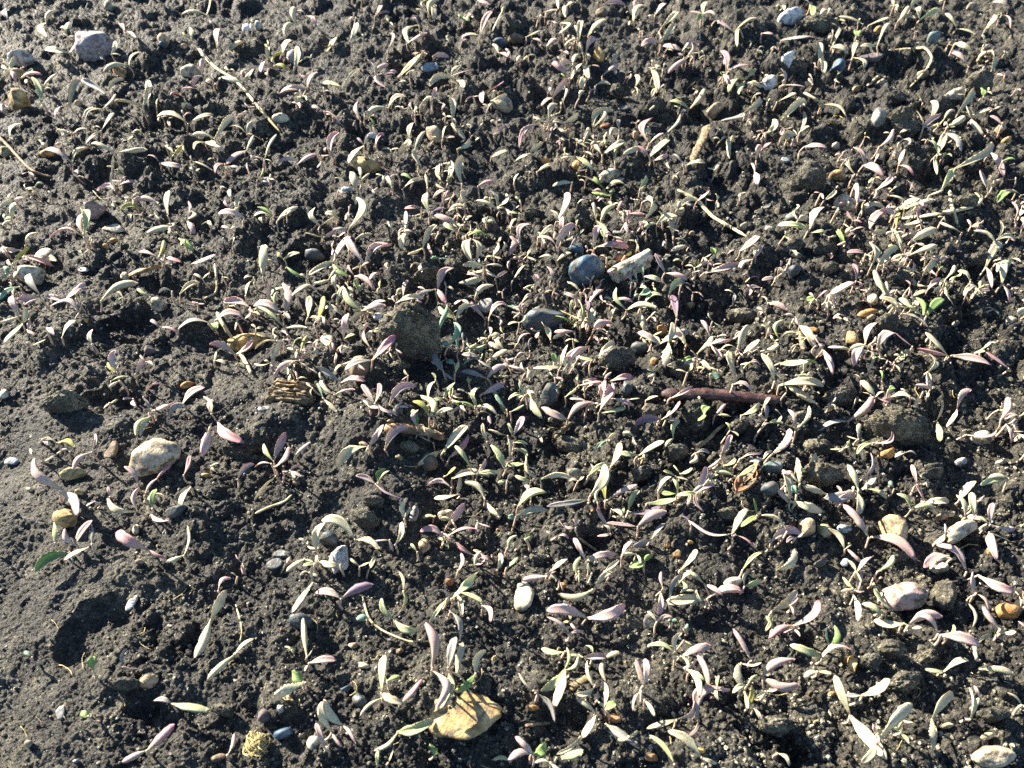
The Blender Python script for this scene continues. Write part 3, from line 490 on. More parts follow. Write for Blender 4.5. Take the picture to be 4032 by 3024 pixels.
# stones: tile x y width height colour shape [phrase that singles it out]
STONES = """
00 81 37 30 28 mauve r large purple-grey stone
00 18 49 22 18 lgrey a pale grey wedge-shaped stone
00 16 85 21 20 ochre a ochre angular stone
00 4 131 10 12 olive r olive yellow pebble
00 166 61 19 12 cream r cream pebble beside the long straw
00 41 133 13 8 orange r orange oval pebble
00 68 89 8 6 tan r
00 215 24 8 12 white r
00 94 4 8 9 cream r
00 142 33 12 10 tan a
00 142 38 7 6 blue r
00 159 40 8 5 tan r
00 15 63 12 10 tan r
00 104 61 12 12 tan a
00 163 92 8 9 cream r
01 23 102 14 10 cream r round cream pebble by the straw tip
01 96 142 28 13 ochre r yellow-brown oval stone
01 158 115 17 15 sand r sandy round stone
01 216 90 18 14 sand r buff stone among pink seedlings
01 214 36 12 9 blue r
01 153 58 16 11 bluegrey f flat blue-grey stone
01 3 22 8 10 lgrey a
01 36 48 15 14 mauve r dull mauve stone behind seedlings
01 12 157 12 8 bluegrey r
01 103 118 9 6 white r
01 81 165 10 6 bluegrey r
02 80 47 12 20 gold a golden upright stone chip
02 181 94 16 13 tan a tan square stone
02 192 52 8 12 tan r
02 89 151 19 13 cream r cream stone hooded by leaves
02 60 143 9 9 orange r
02 32 140 9 7 orange a
02 82 10 11 9 brown r
02 7 32 14 9 brown r
02 54 115 11 8 tan a
02 111 117 7 9 tan a
02 85 109 9 5 rust f
02 101 94 10 6 slate f
03 26 13 25 16 white r white round stone
03 56 12 15 11 sand a sand-coloured stone by the white stone
03 24 49 12 12 white a white angular stone
03 66 58 15 15 blue a dark blue stone with a pale side
03 150 31 14 14 tealslate a blue-green slate chip
03 102 25 8 7 orange r
03 6 71 12 11 white a white broken stone
03 102 100 14 17 grey a split grey and tan stone
03 67 152 16 10 ochre a yellow ochre stone
03 170 80 15 11 lgrey a pale lumpy stone
03 64 126 9 6 cream a
03 20 139 7 6 bluegrey f
03 184 5 10 7 sand r
03 105 70 9 5 sand a
03 83 77 8 6 tan a
03 141 63 10 8 sand a
03 61 106 8 4 orange f
03 209 110 8 12 tan a
03 214 121 8 7 gold a
03 96 49 22 11 plum f dark plum bark flake
10 80 15 20 17 pinkbrown a pinkish brown cube-shaped stone
10 23 72 28 16 cream a large cream stone
10 37 56 18 17 cream f pale upright flake
10 100 33 21 11 cream f cream wedge chip
10 137 98 15 14 cream r lumpy cream pebble
10 215 130 34 16 gold s golden shell-like stone
10 73 69 10 5 white f
10 99 43 7 4 orange r
10 92 48 6 5 orange r
10 109 74 7 9 cream r
10 130 138 10 11 plum a
10 169 21 12 9 plum r
10 74 113 4 5 orange r
11 91 152 20 26 brown r brown egg-shaped pebble
11 108 109 8 8 white r
11 202 97 13 18 lgrey a pale stone tucked among leaves
11 52 55 20 12 slate r dark slate stone
11 64 131 12 15 sand f
12 68 66 35 30 blue r round dark blue stone
12 60 50 14 10 blue r small dark blue knob
12 98 58 10 9 rust s
12 30 112 36 29 slateblue r blue-black glossy stone
12 133 121 12 10 orange r mottled orange pebble
12 97 36 11 5 grey f
12 115 136 16 13 slate r
12 77 79 5 5 orange r
12 159 99 8 6 olive r
12 160 37 6 5 tan r
12 153 123 9 8 mauve r
12 128 148 7 8 orange a
12 206 31 8 8 sand a
13 92 106 18 7 orange r yellow-orange oblong pebble
13 97 94 9 12 sand r
13 96 110 8 6 sand r
13 79 127 10 16 ochre r upright ochre pebble
13 74 10 19 18 sand a mottled tan stone under a pink leaf
13 92 17 16 11 slate r
13 27 23 12 12 slate a
13 29 69 11 11 slateblue a
13 7 33 8 4 cream r
13 31 56 10 6 sand a
13 77 34 8 8 cream r
13 188 32 8 6 sand r
13 218 112 8 10 sand r
13 169 115 8 6 sand a
13 127 40 10 8 pinkbrown a
13 44 121 10 5 orange f
20 131 64 46 40 sand r large pale flat stone
20 57 118 17 22 ochre a ochre stone under a pink leaf
20 62 80 22 13 olive r tan-olive oval pebble
20 3 11 8 12 cream r
20 179 82 9 6 gold r
20 68 96 8 7 olive r
20 118 129 6 10 sand r
20 25 94 7 4 sand r
20 154 112 21 13 slate a dark slate stone below the pale flat one
20 121 157 7 7 brown r
20 10 70 12 8 bluegrey f
20 97 60 9 18 brown f brown upright bark bit
20 163 3 12 6 orange a
21 153 70 15 20 brown r brown pebble under a pale leaf
21 167 116 16 12 cream r cream egg-shaped pebble
21 148 143 11 15 tan r tan tooth-shaped pebble
21 74 154 17 28 lgrey a tall grey-cream stone
21 65 137 16 15 slateblue a angular slate-blue stone
21 24 151 16 9 slate f
21 19 159 16 10 slate f broken slate chip
21 139 115 8 16 grey r
21 125 25 9 13 slateblue a
21 94 55 6 6 gold a
21 9 24 12 5 bluegrey f
21 119 35 7 6 brown r
21 37 88 7 6 brown r
21 126 66 7 7 olive r
21 213 115 8 11 sand a
22 36 10 18 22 slateblue a dark slate wedge
22 58 80 14 12 greygreen r grey-green round pebble
22 158 140 7 5 gold a
22 148 150 8 10 orange a
22 139 143 5 5 orange r
22 74 113 4 4 orange r
22 105 5 10 15 slate a
23 117 127 25 29 tan a large tan faceted stone
23 172 130 34 18 sand d knobbly tan stone
23 39 127 20 22 tan a orange and white block-shaped stone
23 194 48 18 19 sand a tan stone under a deep pink leaf
23 111 62 18 12 orange a crooked orange-brown chip
23 174 70 11 10 lgrey r
23 209 70 8 7 cream a
23 10 75 19 16 tealslate a glossy grey-teal stone
23 8 92 16 16 slateblue r
23 72 128 12 10 bluegrey r
23 73 158 8 10 bluegrey a
23 52 158 14 10 slateblue a
23 157 162 18 10 cream a cream block half under leaves
23 201 148 8 12 gold a
23 158 117 14 8 brown r
23 55 130 12 14 olive r
30 129 94 15 16 tan s tan snail-like husk
30 190 162 14 8 brown r
30 66 165 6 4 bluegrey r
30 24 150 7 8 sand r
30 52 122 8 13 grey f
30 115 27 7 14 lgrey f
31 182 122 64 40 ochre f large ochre stone set in the soil
31 25 141 16 12 blue r shiny blue pebble
31 80 102 10 8 blue a
31 92 112 14 12 slate r
31 170 8 9 10 rust r
31 40 42 20 16 slateblue r dark blue stone under a tall leaf
31 52 149 12 14 cream s
31 95 82 12 8 sand a
31 86 64 9 7 tan a
31 127 69 7 8 tan a
31 23 119 6 9 lgrey a
31 8 125 12 14 plum r
32 13 22 18 26 cream f white and yellow flat chip
32 48 12 8 6 orange a
32 196 9 18 9 cream r lumpy cream stone near the corner
32 92 127 13 12 rust a rust-brown chip
32 168 156 11 8 gold a
32 124 162 14 7 orange a
32 124 42 18 18 grey a dark grey stone
32 21 118 12 6 orange a
33 71 12 23 19 pinkbrown r large pinkish tan stone
33 124 19 12 12 orange r orange stone at the edge
33 116 92 22 10 sand r pale tan corner stone
33 46 46 5 10 gold a
33 113 82 7 5 cream r
33 93 77 6 4 sand r
33 35 61 4 3 orange r
"""

# soil clods that stand out: tile x y width height [phrase]
CLODS = """
11 136 119 47 45 large round soil-crusted lump
03 190 70 20 17
03 122 100 15 14
03 127 109 18 11
03 40 155 26 24 broad grey clod
03 116 84 15 9
03 50 20 30 11
13 55 50 18 12
13 120 75 18 11
13 108 115 22 14
13 26 48 18 10
13 190 58 16 11
13 180 8 16 12
13 60 66 14 9
23 118 38 40 32 large two-humped soil clod
23 50 57 24 16 rounded soil clod
23 50 80 30 24 broad crumbly clod
23 148 78 22 15
23 70 12 28 14
23 36 30 14 12
23 120 152 18 10
22 56 54 24 13
22 146 62 20 16
22 113 150 22 14
22 128 25 18 12
22 116 80 20 16
22 192 115 16 12
22 200 40 18 16
12 95 145 26 20 crumbly clod above the dark twig
12 205 108 22 12
12 150 155 18 14
12 20 20 12 9
11 150 72 18 10
11 126 152 16 9
21 95 118 22 14
21 104 104 16 10
21 135 56 16 10
33 66 38 12 11
33 55 44 9 9
33 72 54 16 10
33 84 42 9 8
33 116 71 13 10
33 8 76 15 11 tan crumbly lump
33 92 11 10 16 dark brown crumbly lump
30 107 97 22 13 pale soil clump
30 194 120 18 12
20 55 18 26 18
02 128 92 16 10
02 95 78 10 12
"""

# sticks and straws: material, radius (source pixels), flattening, name, phrase, points (source pixels)
STICKS = [
 ('straw', 6.5, 0.7, 'straw', 'long pale straw lying slantwise', [(759, 163), (845, 262), (927, 316), (1000, 398), (1045, 452), (1104, 520)]),
 ('bark', 23, 0.9, 'twig', 'thick dark red twig', [(2606, 1550), (2680, 1555), (2780, 1553), (2900, 1562), (3000, 1572), (3090, 1574)]),
 ('brownbark', 22, 0.9, 'twig', 'brown bark twig', [(1515, 1692), (1570, 1686), (1633, 1694), (1700, 1708), (1750, 1728)]),
 ('wood', 13, 0.7, 'stick', 'short ochre stick', [(2181, 1726), (2215, 1694), (2249, 1663)]),
 ('olive_stick', 8, 0.9, 'stick', 'thin olive stick', [(2746, 1762), (2790, 1728), (2820, 1695), (2854, 1672)]),
 ('straw', 8, 0.8, 'straw', 'pale knobbly straw with forked tip', [(2669, 748), (2746, 791), (2775, 820), (2814, 858), (2880, 896), (2940, 931)]),
 ('wood', 16, 0.45, 'wood_chip', 'pale flat wood splinter', [(2791, 493), (2770, 545), (2745, 590), (2723, 640)]),
 ('straw', 10, 0.5, 'straw', 'bent straw blade across the clods', [(3552, 860), (3640, 850), (3723, 836), (3836, 809), (3863, 777), (3836, 759)]),
 ('straw', 8, 0.6, 'straw', 'upright dry straw', [(3741, 750), (3745, 800), (3758, 840), (3769, 884)]),
 ('straw', 5, 0.8, 'stalk', 'hook-shaped dry stalk', [(3524, 196), (3600, 192), (3642, 190), (3669, 226), (3655, 262), (3633, 289), (3583, 343)]),
 ('straw', 4, 0.8, 'stalk', 'thin curved dry stalk', [(1425, 2340), (1452, 2431), (1495, 2474), (1542, 2499), (1619, 2526), (1674, 2514)]),
 ('straw', 5, 0.8, 'stalk', 'sharply bent dry stalk', [(845, 1039), (852, 1090), (850, 1148), (805, 1175)]),
 ('straw', 8, 0.8, 'stalk', 'tan stalk against the golden shell-like stone', [(854, 1229), (880, 1280), (918, 1338)]),
 ('straw', 8, 0.8, 'stalk', 'tan stalk below the golden shell-like stone', [(945, 1387), (970, 1430), (990, 1470)]),
 ('olive_stick', 6, 0.8, 'stick', 'thin brown stick', [(2276, 2115), (2315, 2145), (2353, 2169)]),
 ('straw', 6, 0.7, 'straw', 'short pale straw on fine soil', [(1005, 2022), (1060, 1996), (1118, 1975), (1149, 1948)]),
 ('straw', 4, 0.8, 'straw', 'tiny straw by a yellow-tipped seedling', [(172, 1821), (205, 1800), (240, 1776)]),
 ('wood', 12, 0.8, 'stick', 'stubby orange-brown stick', [(3145, 1306), (3158, 1340), (3167, 1378)]),
 ('brownbark', 6, 0.8, 'stalk', 'dull brown stalk at the edge', [(-10, 530), (45, 588), (113, 660), (160, 685), (203, 696)]),
 ('olive_stick', 9, 0.8, 'twig', 'short olive twig between seedlings', [(1945, 1540), (1968, 1585), (1992, 1632)]),
 ('straw', 4, 0.8, 'stalk', 'thin straw under green leaves', [(2199, 1220), (2290, 1262), (2398, 1320)]),
 ('wood', 14, 0.5, 'wood_chip', 'dark splintered wood bit', [(2244, 2711), (2280, 2690), (2316, 2664)]),
 ('wood', 7, 0.6, 'stick', 'tan stick near the bottom edge', [(2068, 2858), (2120, 2850), (2167, 2847)]),
 ('straw', 3, 0.9, 'stalk', 'fine brown stalk by the withered seedling', [(928, 2380), (945, 2440), (952, 2490), (945, 2525)]),
 ('straw', 5, 0.7, 'straw', 'short straw splinter between clods', [(3415, 338), (3440, 315), (3465, 293)]),
]

# ------------------------------------------------------------------ mesh helpers
def link(o, parent=None):
    col.objects.link(o)
    if parent is not None:
        o.parent = parent
    return o

def mesh_np(name, verts, faces_flat, face_sizes, smooth=True, mats=(), mat_index=None, uv=None):
    me = bpy.data.meshes.new(name)
    verts = np.asarray(verts, np.float32)
    faces_flat = np.asarray(faces_flat, np.int32)
    face_sizes = np.asarray(face_sizes, np.int32)
    me.vertices.add(len(verts)); me.vertices.foreach_set("co", verts.ravel())
    me.loops.add(len(faces_flat)); me.loops.foreach_set("vertex_index", faces_flat)
    me.polygons.add(len(face_sizes))
    starts = np.concatenate(([0], np.cumsum(face_sizes)[:-1])).astype(np.int32)
    me.polygons.foreach_set("loop_start", starts)
    me.polygons.foreach_set("use_smooth", np.full(len(face_sizes), smooth))
    for m in mats:
        me.materials.append(m)
    if mat_index is not None:
        me.polygons.foreach_set("material_index", np.asarray(mat_index, np.int32))
    if uv is not None:
        l = me.uv_layers.new(name="UVMap")
        l.data.foreach_set("uv", np.asarray(uv, np.float32)[faces_flat].ravel())
    me.update(calc_edges=True)
    return me

def quads_of_rings(n, k, base=0):
    """faces of n rings of k points joined into a tube"""
    i = np.arange(n - 1)[:, None]; j = np.arange(k)[None, :]
    j2 = (j + 1) % k
    q = np.stack([i * k + j + 0 * j2, i * k + j2, (i + 1) * k + j2, (i + 1) * k + j + 0 * j2], -1)
    return (q.reshape(-1, 4) + base)

def tag(o, label=None, cat=None, group=None, kind=None):
    for k, v in (('label', label), ('category', cat), ('group', group), ('kind', kind)):
        if v:
            o[k] = v
    return o

# ------------------------------------------------------------------ ground
def build_ground():
    v = np.linspace(0.66, -0.57, 770)
    dy = CP - v * SP; dz = -SP - v * CP
    yc = dy * CAM_H / -dz
    lo = yc[0] - np.geomspace(0.01, 60, 26)[::-1]
    hi = yc[-1] + np.geomspace(0.01, 60, 34)
    ys = np.concatenate([lo, yc, hi])
    sc_ = np.linspace(-1.16, 1.16, 870)
    so = 1.16 + np.geomspace(0.01, 60, 28)
    ss = np.concatenate([-so[::-1], sc_, so])
    t = np.clip(ys, yc[0], yc[-1]) * CP + CAM_H * SP
    X = ss[None, :] * (18.0 / LENS) * t[:, None]
    Y = np.repeat(ys[:, None], len(ss), 1)
    Z = soil(X.ravel(), Y.ravel())
    ny, nx = X.shape
    co = np.stack([X.ravel(), Y.ravel(), Z], -1)
    i = np.arange(ny - 1)[:, None]; j = np.arange(nx - 1)[None, :]
    q = np.stack([i * nx + j, i * nx + j + 1, (i + 1) * nx + j + 1, (i + 1) * nx + j], -1).reshape(-1, 4)
    me = mesh_np("ground", co, q.ravel(), np.full(len(q), 4), True, [MATS['soil']])
    o = link(bpy.data.objects.new("ground", me))
    tag(o, kind='structure')
build_ground()

# ------------------------------------------------------------------ rocks and clods
_ico = {}
def ico(sub):
    if sub not in _ico:
        bm = bmesh.new()
        bmesh.ops.create_icosphere(bm, subdivisions=sub, radius=1)
        v = np.array([tuple(p.co) for p in bm.verts]); f = np.array([[p.index for p in fc.verts] for fc in bm.faces])
        bm.free()
        _ico[sub] = (v, f)
    v, f = _ico[sub]
    return v.copy(), f

def n3(p, k):
    """smooth 3-d noise for rows of p"""
    return vnoise(p[:, 0] + p[:, 2] * 0.73 + k, p[:, 1] - p[:, 2] * 0.61, 500 + k) + vnoise(p[:, 1] + 5.2 + k, p[:, 2] + p[:, 0] * 0.41, 520 + k)

def rock_shape(kind, seed, sub):
    r = random.Random(seed)
    v, f = ico(sub)
    k = seed % 97
    if kind == 't':
        a = np.abs(v)
        rad = np.hypot(v[:, 1], v[:, 2]) + 1e-9
        lim = np.minimum(1.0, 1.35 * rad)
        v[:, 1] *= np.clip(0.98 / rad, 0, 1.6); v[:, 2] *= np.clip(0.98 / rad, 0, 1.6)
        v[:, 0] = np.clip(v[:, 0] * 1.35, -1, 1)
        v[:, 0] += 0.12 * v[:, 1] * np.sign(v[:, 0]) + 0.08 * n3(v * 2, k)
        v = v * (1 + 0.08 * n3(v * 2.5, k) + 0.04 * n3(v * 8, k + 2))[:, None]
        return v, f
    if kind == 'd':
        v = v * (1 + 0.28 * n3(v * 1.1, k))[:, None]
        v *= (0.74 + 0.34 * np.abs(v[:, 0:1]) ** 1.2)
        v[:, 1] += 0.18 * np.sin(v[:, 0] * 3)
        v = v * (1 + 0.12 * n3(v * 3, k + 3))[:, None]
        return v, f
    if kind == 's':
        v = v * (1 + 0.12 * n3(v * 1.3, k))[:, None]
        ang = np.arctan2(v[:, 1], v[:, 0])
        v = v * (1 + 0.035 * np.sin(ang * 14 + 3 * v[:, 2]))[:, None]
        v[:, 2] *= 1 - 0.35 * np.clip(v[:, 0], 0, 1)
        return v, f
    if kind == 'c':
        v = v * (1 + 0.22 * n3(v * 1.3, k))[:, None]
        v = v * (1 + 0.16 * n3(v * 3.1, k + 7) + 0.10 * n3(v * 7.3, k + 13))[:, None]
        q = v * 9.0
        bump_ = domes(q[:, 0] + 0.6 * q[:, 2], q[:, 1] - 0.5 * q[:, 2], 1.0, 700 + k, 0.9, 0.3, 0.6, 1.0)
        v = v * (1 + 0.15 * bump_)[:, None]
        q = v * 19.0
        bump_ = domes(q[:, 0] - 0.6 * q[:, 2], q[:, 1] + 0.5 * q[:, 2], 1.0, 740 + k, 0.9, 0.3, 0.6, 1.0)
        v = v * (1 + 0.075 * bump_)[:, None]
        return v, f
    v = v * (1 + 0.20 * n3(v * 1.05, k))[:, None]
    if kind in 'afr':
        for i in range({'a': 9, 'f': 7, 'r': 6}[kind]):
            n = Vector((r.gauss(0, 1), r.gauss(0, 1), r.gauss(0, 0.8))).normalized()
            if kind == 'f' and i < 2:
                n = Vector((r.gauss(0, .12), r.gauss(0, .12), 1 if i == 0 else -1)).normalized()
            d = (r.uniform(0.52, 0.8) if kind != 'r' else r.uniform(0.72, 0.95)) if not (kind == 'f' and i < 2) else 0.5
            n = np.array(n)
            over = v @ n - d
            v = v - np.clip(over, 0, None)[:, None] * n[None, :] * 0.94
        v = v / np.abs(v).max(0)
    v = v * (1 + 0.08 * n3(v * 3.1, k + 5) + 0.04 * n3(v * 9, k + 9) + 0.02 * n3(v * 21, k + 1))[:, None]
    return v, f

LAND = []      # landmarks: (px, py, phrase)
def region(px, py):
    c = 'left' if px < W0 * .34 else ('right' if px > W0 * .66 else 'centre')
    r = 'upper' if py < H0 * .34 else ('lower' if py > H0 * .66 else 'middle')
    return {'upperleft': 'in the upper left', 'uppercentre': 'at the upper centre', 'upperright': 'in the upper right',
            'middleleft': 'at the middle left', 'middlecentre': 'near the centre', 'middleright': 'at the middle right',
            'lowerleft': 'in the lower left', 'lowercentre': 'at the lower centre', 'lowerright': 'in the lower right'}[r + c]

def octant(dx, dy):
    a = (math.degrees(math.atan2(-dy, dx)) + 360) % 360
    return ['right of', 'upper right of', 'above', 'upper left of', 'left of', 'lower left of', 'below', 'lower right of'][int(((a + 22.5) % 360) // 45)]

ORD = ['', 'second ', 'third ', 'fourth ', 'fifth ', 'sixth ', 'seventh ', 'eighth ', 'ninth ', 'tenth ', 'eleventh ', 'twelfth ',
       'thirteenth ', 'fourteenth ', 'fifteenth ', 'sixteenth ', 'seventeenth ', 'eighteenth ', 'nineteenth ', 'twentieth ']

def place_labels(items, noun):
    """items: (px, py, look). Phrases that single each out by its nearest landmark, side and rank"""
    cells = {}
    for i, (px, py, look) in enumerate(items):
        best = min(LAND, key=lambda l: (l[0] - px) ** 2 + ((l[1] - py) * 1.25) ** 2)
        dx, dy = px - best[0], py - best[1]
        cells.setdefault((best[2], octant(dx, dy)), []).append((math.hypot(dx, dy), i))
    out = [None] * len(items)
    for (ph, oc), lst in cells.items():
        lst.sort()
        for rank, (d, i) in enumerate(lst):
            look = items[i][2]
            rank = min(rank, len(ORD) - 1)
            t_ = f"{look} {noun}, {ORD[rank]}nearest {oc} the {ph}"
            if len(t_.replace('-', ' ').split()) > 16 and ' and ' in look:
                t_ = f"partly {look.split(' and ')[0]} {noun}, {ORD[rank]}nearest {oc} the {ph}"
            if len(t_.replace('-', ' ').split()) > 16:
                t_ = f"{noun}, {ORD[rank]}nearest {oc} the {ph}"
            out[i] = t_
    return out

def rock_dims(w, h, s, squat):
    wm, hm = w * s, h * s
    up = squat * min(wm, hm)
    dep = max(0.45 * wm, (hm - 0.62 * up) / 0.79)
    return wm, dep, up

def put_rock(name, px, py, w, h, kind, mat, seed, squat=0.6, sub=None, rot=None, sink=0.3):
    x, y, t = on_plane([px], [py], 0.0)
    s = float(px_size(t[0]))
    wm, dep, up = rock_dims(w, h, s, squat)
    x, y, z, t = on_soil([px], [py], up * 0.45, 4)
    sub = sub or (4 if wm > 0.026 else 3)
    v, f = rock_shape(kind, seed, sub)
    half = np.array([wm / 2, dep / 2, up * (0.5 + sink)])
    if rot is not None:
        half[0] = wm / 2 / max(0.55, abs(math.cos(rot)))
    v = v * half
    if rot is None:
        rot = random.Random(seed).uniform(-0.35, 0.35)
    c, s_ = math.cos(rot), math.sin(rot)
    v = np.stack([v[:, 0] * c - v[:, 1] * s_, v[:, 0] * s_ + v[:, 1] * c, v[:, 2]], -1)
    me = mesh_np(name, v, f.ravel(), np.full(len(f), 3), True, [MATS[mat]])
    o = link(bpy.data.objects.new(name, me))
    o.location = (x[0], y[0], z[0] - up * 0.45 + up * (0.5 - sink))
    o.location.z += 0.0
    return o

K = 1000 / 221.2
stones = []
small = []
for n, line in enumerate(STONES.strip().splitlines()):
    p = line.split(None, 7)
    tile, a, b, w, h = p[0], *map(float, p[1:5])
    k = 1000 / 126.9 if tile == '33' else K
    px, py = src(tile, a, b)
    phrase = p[7] if len(p) > 7 else None
    kind = p[6]
    nm = 'stone' if w * k > 55 else 'pebble'
    if phrase and 'flake' in phrase or phrase and 'bark' in phrase: nm = 'bark_flake'
    elif phrase and 'chip' in phrase: nm = 'stone_chip'
    elif phrase and 'husk' in phrase: nm = 'seed_husk'
    squat = {'r': 0.72, 'a': 0.8, 'f': 0.3, 's': 0.6, 'd': 0.55}[kind]
    if w > 40: squat = 0.45 if kind == 'r' else 0.16
    o = put_rock(nm, px, py, w * k * 1.05, h * k * 1.05, kind, 'stone_' + p[5], 1000 + n * 7, squat)
    if phrase:
        LAND.append((px, py, phrase))
        tag(o, f"{phrase} {region(px, py)} of the bed", nm.replace('_', ' '), 'stones in the seed bed')
    else:
        small.append((o, px, py, f"small {STONEWORD[p[5]]}"))

# the white cylinder of stone
px, py = src('12', 109, 64)
o = put_rock('stone', px, py, 30 * K, 12 * K, 't', 'stone_cream', 77, 1.0, 4, rot=0.62, sink=0.28)
LAND.append((px, py, 'white cylindrical stone'))
tag(o, 'white cylindrical stone lying beside the round dark blue stone', 'stone', 'stones in the seed bed')

clods = []
for n, line in enumerate(CLODS.strip().splitlines()):
    p = line.split(None, 5)
    tile, a, b, w, h = p[0], *map(float, p[1:5])
    k = 1000 / 126.9 if tile == '33' else K
    px, py = src(tile, a, b)
    o = put_rock('soil_clod', px, py, w * k * 1.1, h * k * 1.1, 'c', 'dry_soil', 5000 + n * 13, 0.85, 5 if w * k > 120 else 4)
    if len(p) > 5:
        LAND.append((px, py, p[5]))
        tag(o, f"{p[5]} {region(px, py)} of the bed", 'soil clod', 'soil clods')
    else:
        clods.append((o, px, py, 'dark crumbly'))

# ------------------------------------------------------------------ sticks, straws, wood
def tube_rings(pts, radii, k=7, flat=1.0, seed=0, rough=0.0):
    """rings round a path; flat squashes it vertically"""
    pts = np.asarray(pts, float)
    n = len(pts)
    tan = np.gradient(pts, axis=0)
    tan /= np.linalg.norm(tan, axis=1)[:, None] + 1e-12
    up = np.array([0, 0, 1.0])
    side = np.cross(tan, up); ln = np.linalg.norm(side, axis=1)
    side[ln < 1e-3] = (1, 0, 0)
    side /= np.linalg.norm(side, axis=1)[:, None]
    nor = np.cross(side, tan)
    r_ = np.random.default_rng(seed)
    ang = np.arange(k) / k * 2 * math.pi
    out = []
    ridge = 1 + rough * r_.uniform(-1, 1, k)
    for i in range(n):
        rr = radii[i] * ridge * (1 + rough * 0.6 * r_.uniform(-1, 1, k))
        out.append(pts[i] + np.cos(ang)[:, None] * side[i] * rr[:, None] + np.sin(ang)[:, None] * nor[i] * rr[:, None] * flat)
    return np.concatenate(out), n, k

def smooth_path(p, n):
    p = np.asarray(p, float)
    t = np.linspace(0, len(p) - 1, n)
    out = []
    P_ = np.vstack([2 * p[0] - p[1], p, 2 * p[-1] - p[-2]])
    for u in t:
        i = min(int(u), len(p) - 2); f = u - i
        a, b, c, d = P_[i], P_[i + 1], P_[i + 2], P_[i + 3]
        out.append(0.5 * ((2 * b) + (c - a) * f + (2 * a - 5 * b + 4 * c - d) * f * f + (3 * b - a - 3 * c + d) * f ** 3))
    return np.array(out)

def capped(n, k, base=0):
    q = quads_of_rings(n, k, base)
    flat = list(q.ravel()); sizes = [4] * len(q)
    flat += [base + j for j in range(k)][::-1]; sizes.append(k)
    flat += [base + (n - 1) * k + j for j in range(k)]; sizes.append(k)
    return flat, sizes

for n, (mat, rad, flat, nm, phrase, pts) in enumerate(STICKS):
    pp = smooth_path(pts, 8 + 5 * len(pts))
    x, y, z, t = on_soil(pp[:, 0], pp[:, 1], 0.0)
    s = px_size(t)
    zz = np.convolve(np.pad(z, 6, mode='edge'), np.ones(13) / 13, 'valid')
    hi = np.maximum(zz, z * 0.5 + zz * 0.5) + s * rad * flat * 0.9 + 0.001
    if rad > 12:                       # stiff pieces bridge the hollows
        q = np.arange(len(z)); ft = np.polyval(np.polyfit(q, z, 1), q)
        hi = ft + np.quantile(z - ft, 0.8) + s * rad * flat * 0.6
    x, y, t = on_plane(pp[:, 0], pp[:, 1], hi)
    uu = np.linspace(0, 1, len(pp))
    prof = (1.12 - 0.3 * uu) * (1 + 0.06 * np.sin(uu * 17 + n) * np.sin(uu * 7.3)) * np.clip(0.35 + 9 * np.minimum(uu, 1 - uu), 0, 1)
    rr = np.random.default_rng(n)
    v, nr, k = tube_rings(np.stack([x, y, hi], -1), rad * s * prof, 9 if rad > 8 else 6, flat, n, 0.22 if mat in ('wood', 'bark', 'brownbark') else 0.12)
    c0 = v.mean(0); c0[2] = v[:, 2].min()
    f, sz = capped(nr, k)
    me = mesh_np(nm, v - c0, f, sz, True, [MATS[mat]])
    o = link(bpy.data.objects.new(nm, me)); o.location = c0
    mid = pts[len(pts) // 2]
    LAND.append((mid[0], mid[1], phrase))
    tag(o, f"{phrase} {region(*mid)} of the bed", nm.replace('_', ' '), 'dry plant bits on the soil')

def wood_chunk():
    px, py = src('21', 33, 10)
    x, y, z, t = on_soil([px], [py], 0.006)
    s = float(px_size(t[0])) * K
    root = link(bpy.data.objects.new('wood_chunk', None))
    root.location = (x[0], y[0], z[0] - 0.006)
    tag(root, 'broken piece of pale weathered wood with splintered end face near the brown bark twig', 'wood')
    LAND.append((px, py, 'broken piece of pale wood'))
    r = random.Random(4)
    L_, wd, ht = 38 * s, 20 * s, 15 * s
    for i in range(9):               # the splintered fibres it is made of
        a = -0.5 + (i + 0.5) / 9
        n = 9
        xs = np.linspace(-L_ / 2 + r.uniform(-.06, .05) * L_, L_ / 2 + r.uniform(-.10, .04) * L_, n)
        hh = ht * (0.75 + 0.35 * math.cos(a * 2.6)) * r.uniform(0.85, 1.1)
        v = []
        for q in range(n):
            e = 1 - 0.5 * (q in (0, n - 1)) * r.uniform(0.3, 1)
            y0 = a * wd; hw = wd / 9 * 0.62 * r.uniform(0.8, 1.2)
            for (yy, zz) in ((-1, 0), (-1, 0.7), (-0.5, 1), (0.5, 1), (1, 0.7), (1, 0)):
                v.append((xs[q] + r.uniform(-1, 1) * 0.0012, y0 + yy * hw + r.uniform(-1, 1) * 0.0009, -0.003 + zz * hh * e + r.uniform(-1, 1) * 0.0013))
        f, sz = capped(n, 6)
        me = mesh_np('wood_splinter', v, f, sz, False, [MATS['wood']])
        link(bpy.data.objects.new('wood_splinter', me), root)
    root.rotation_euler = (0, 0, -0.12)
wood_chunk()

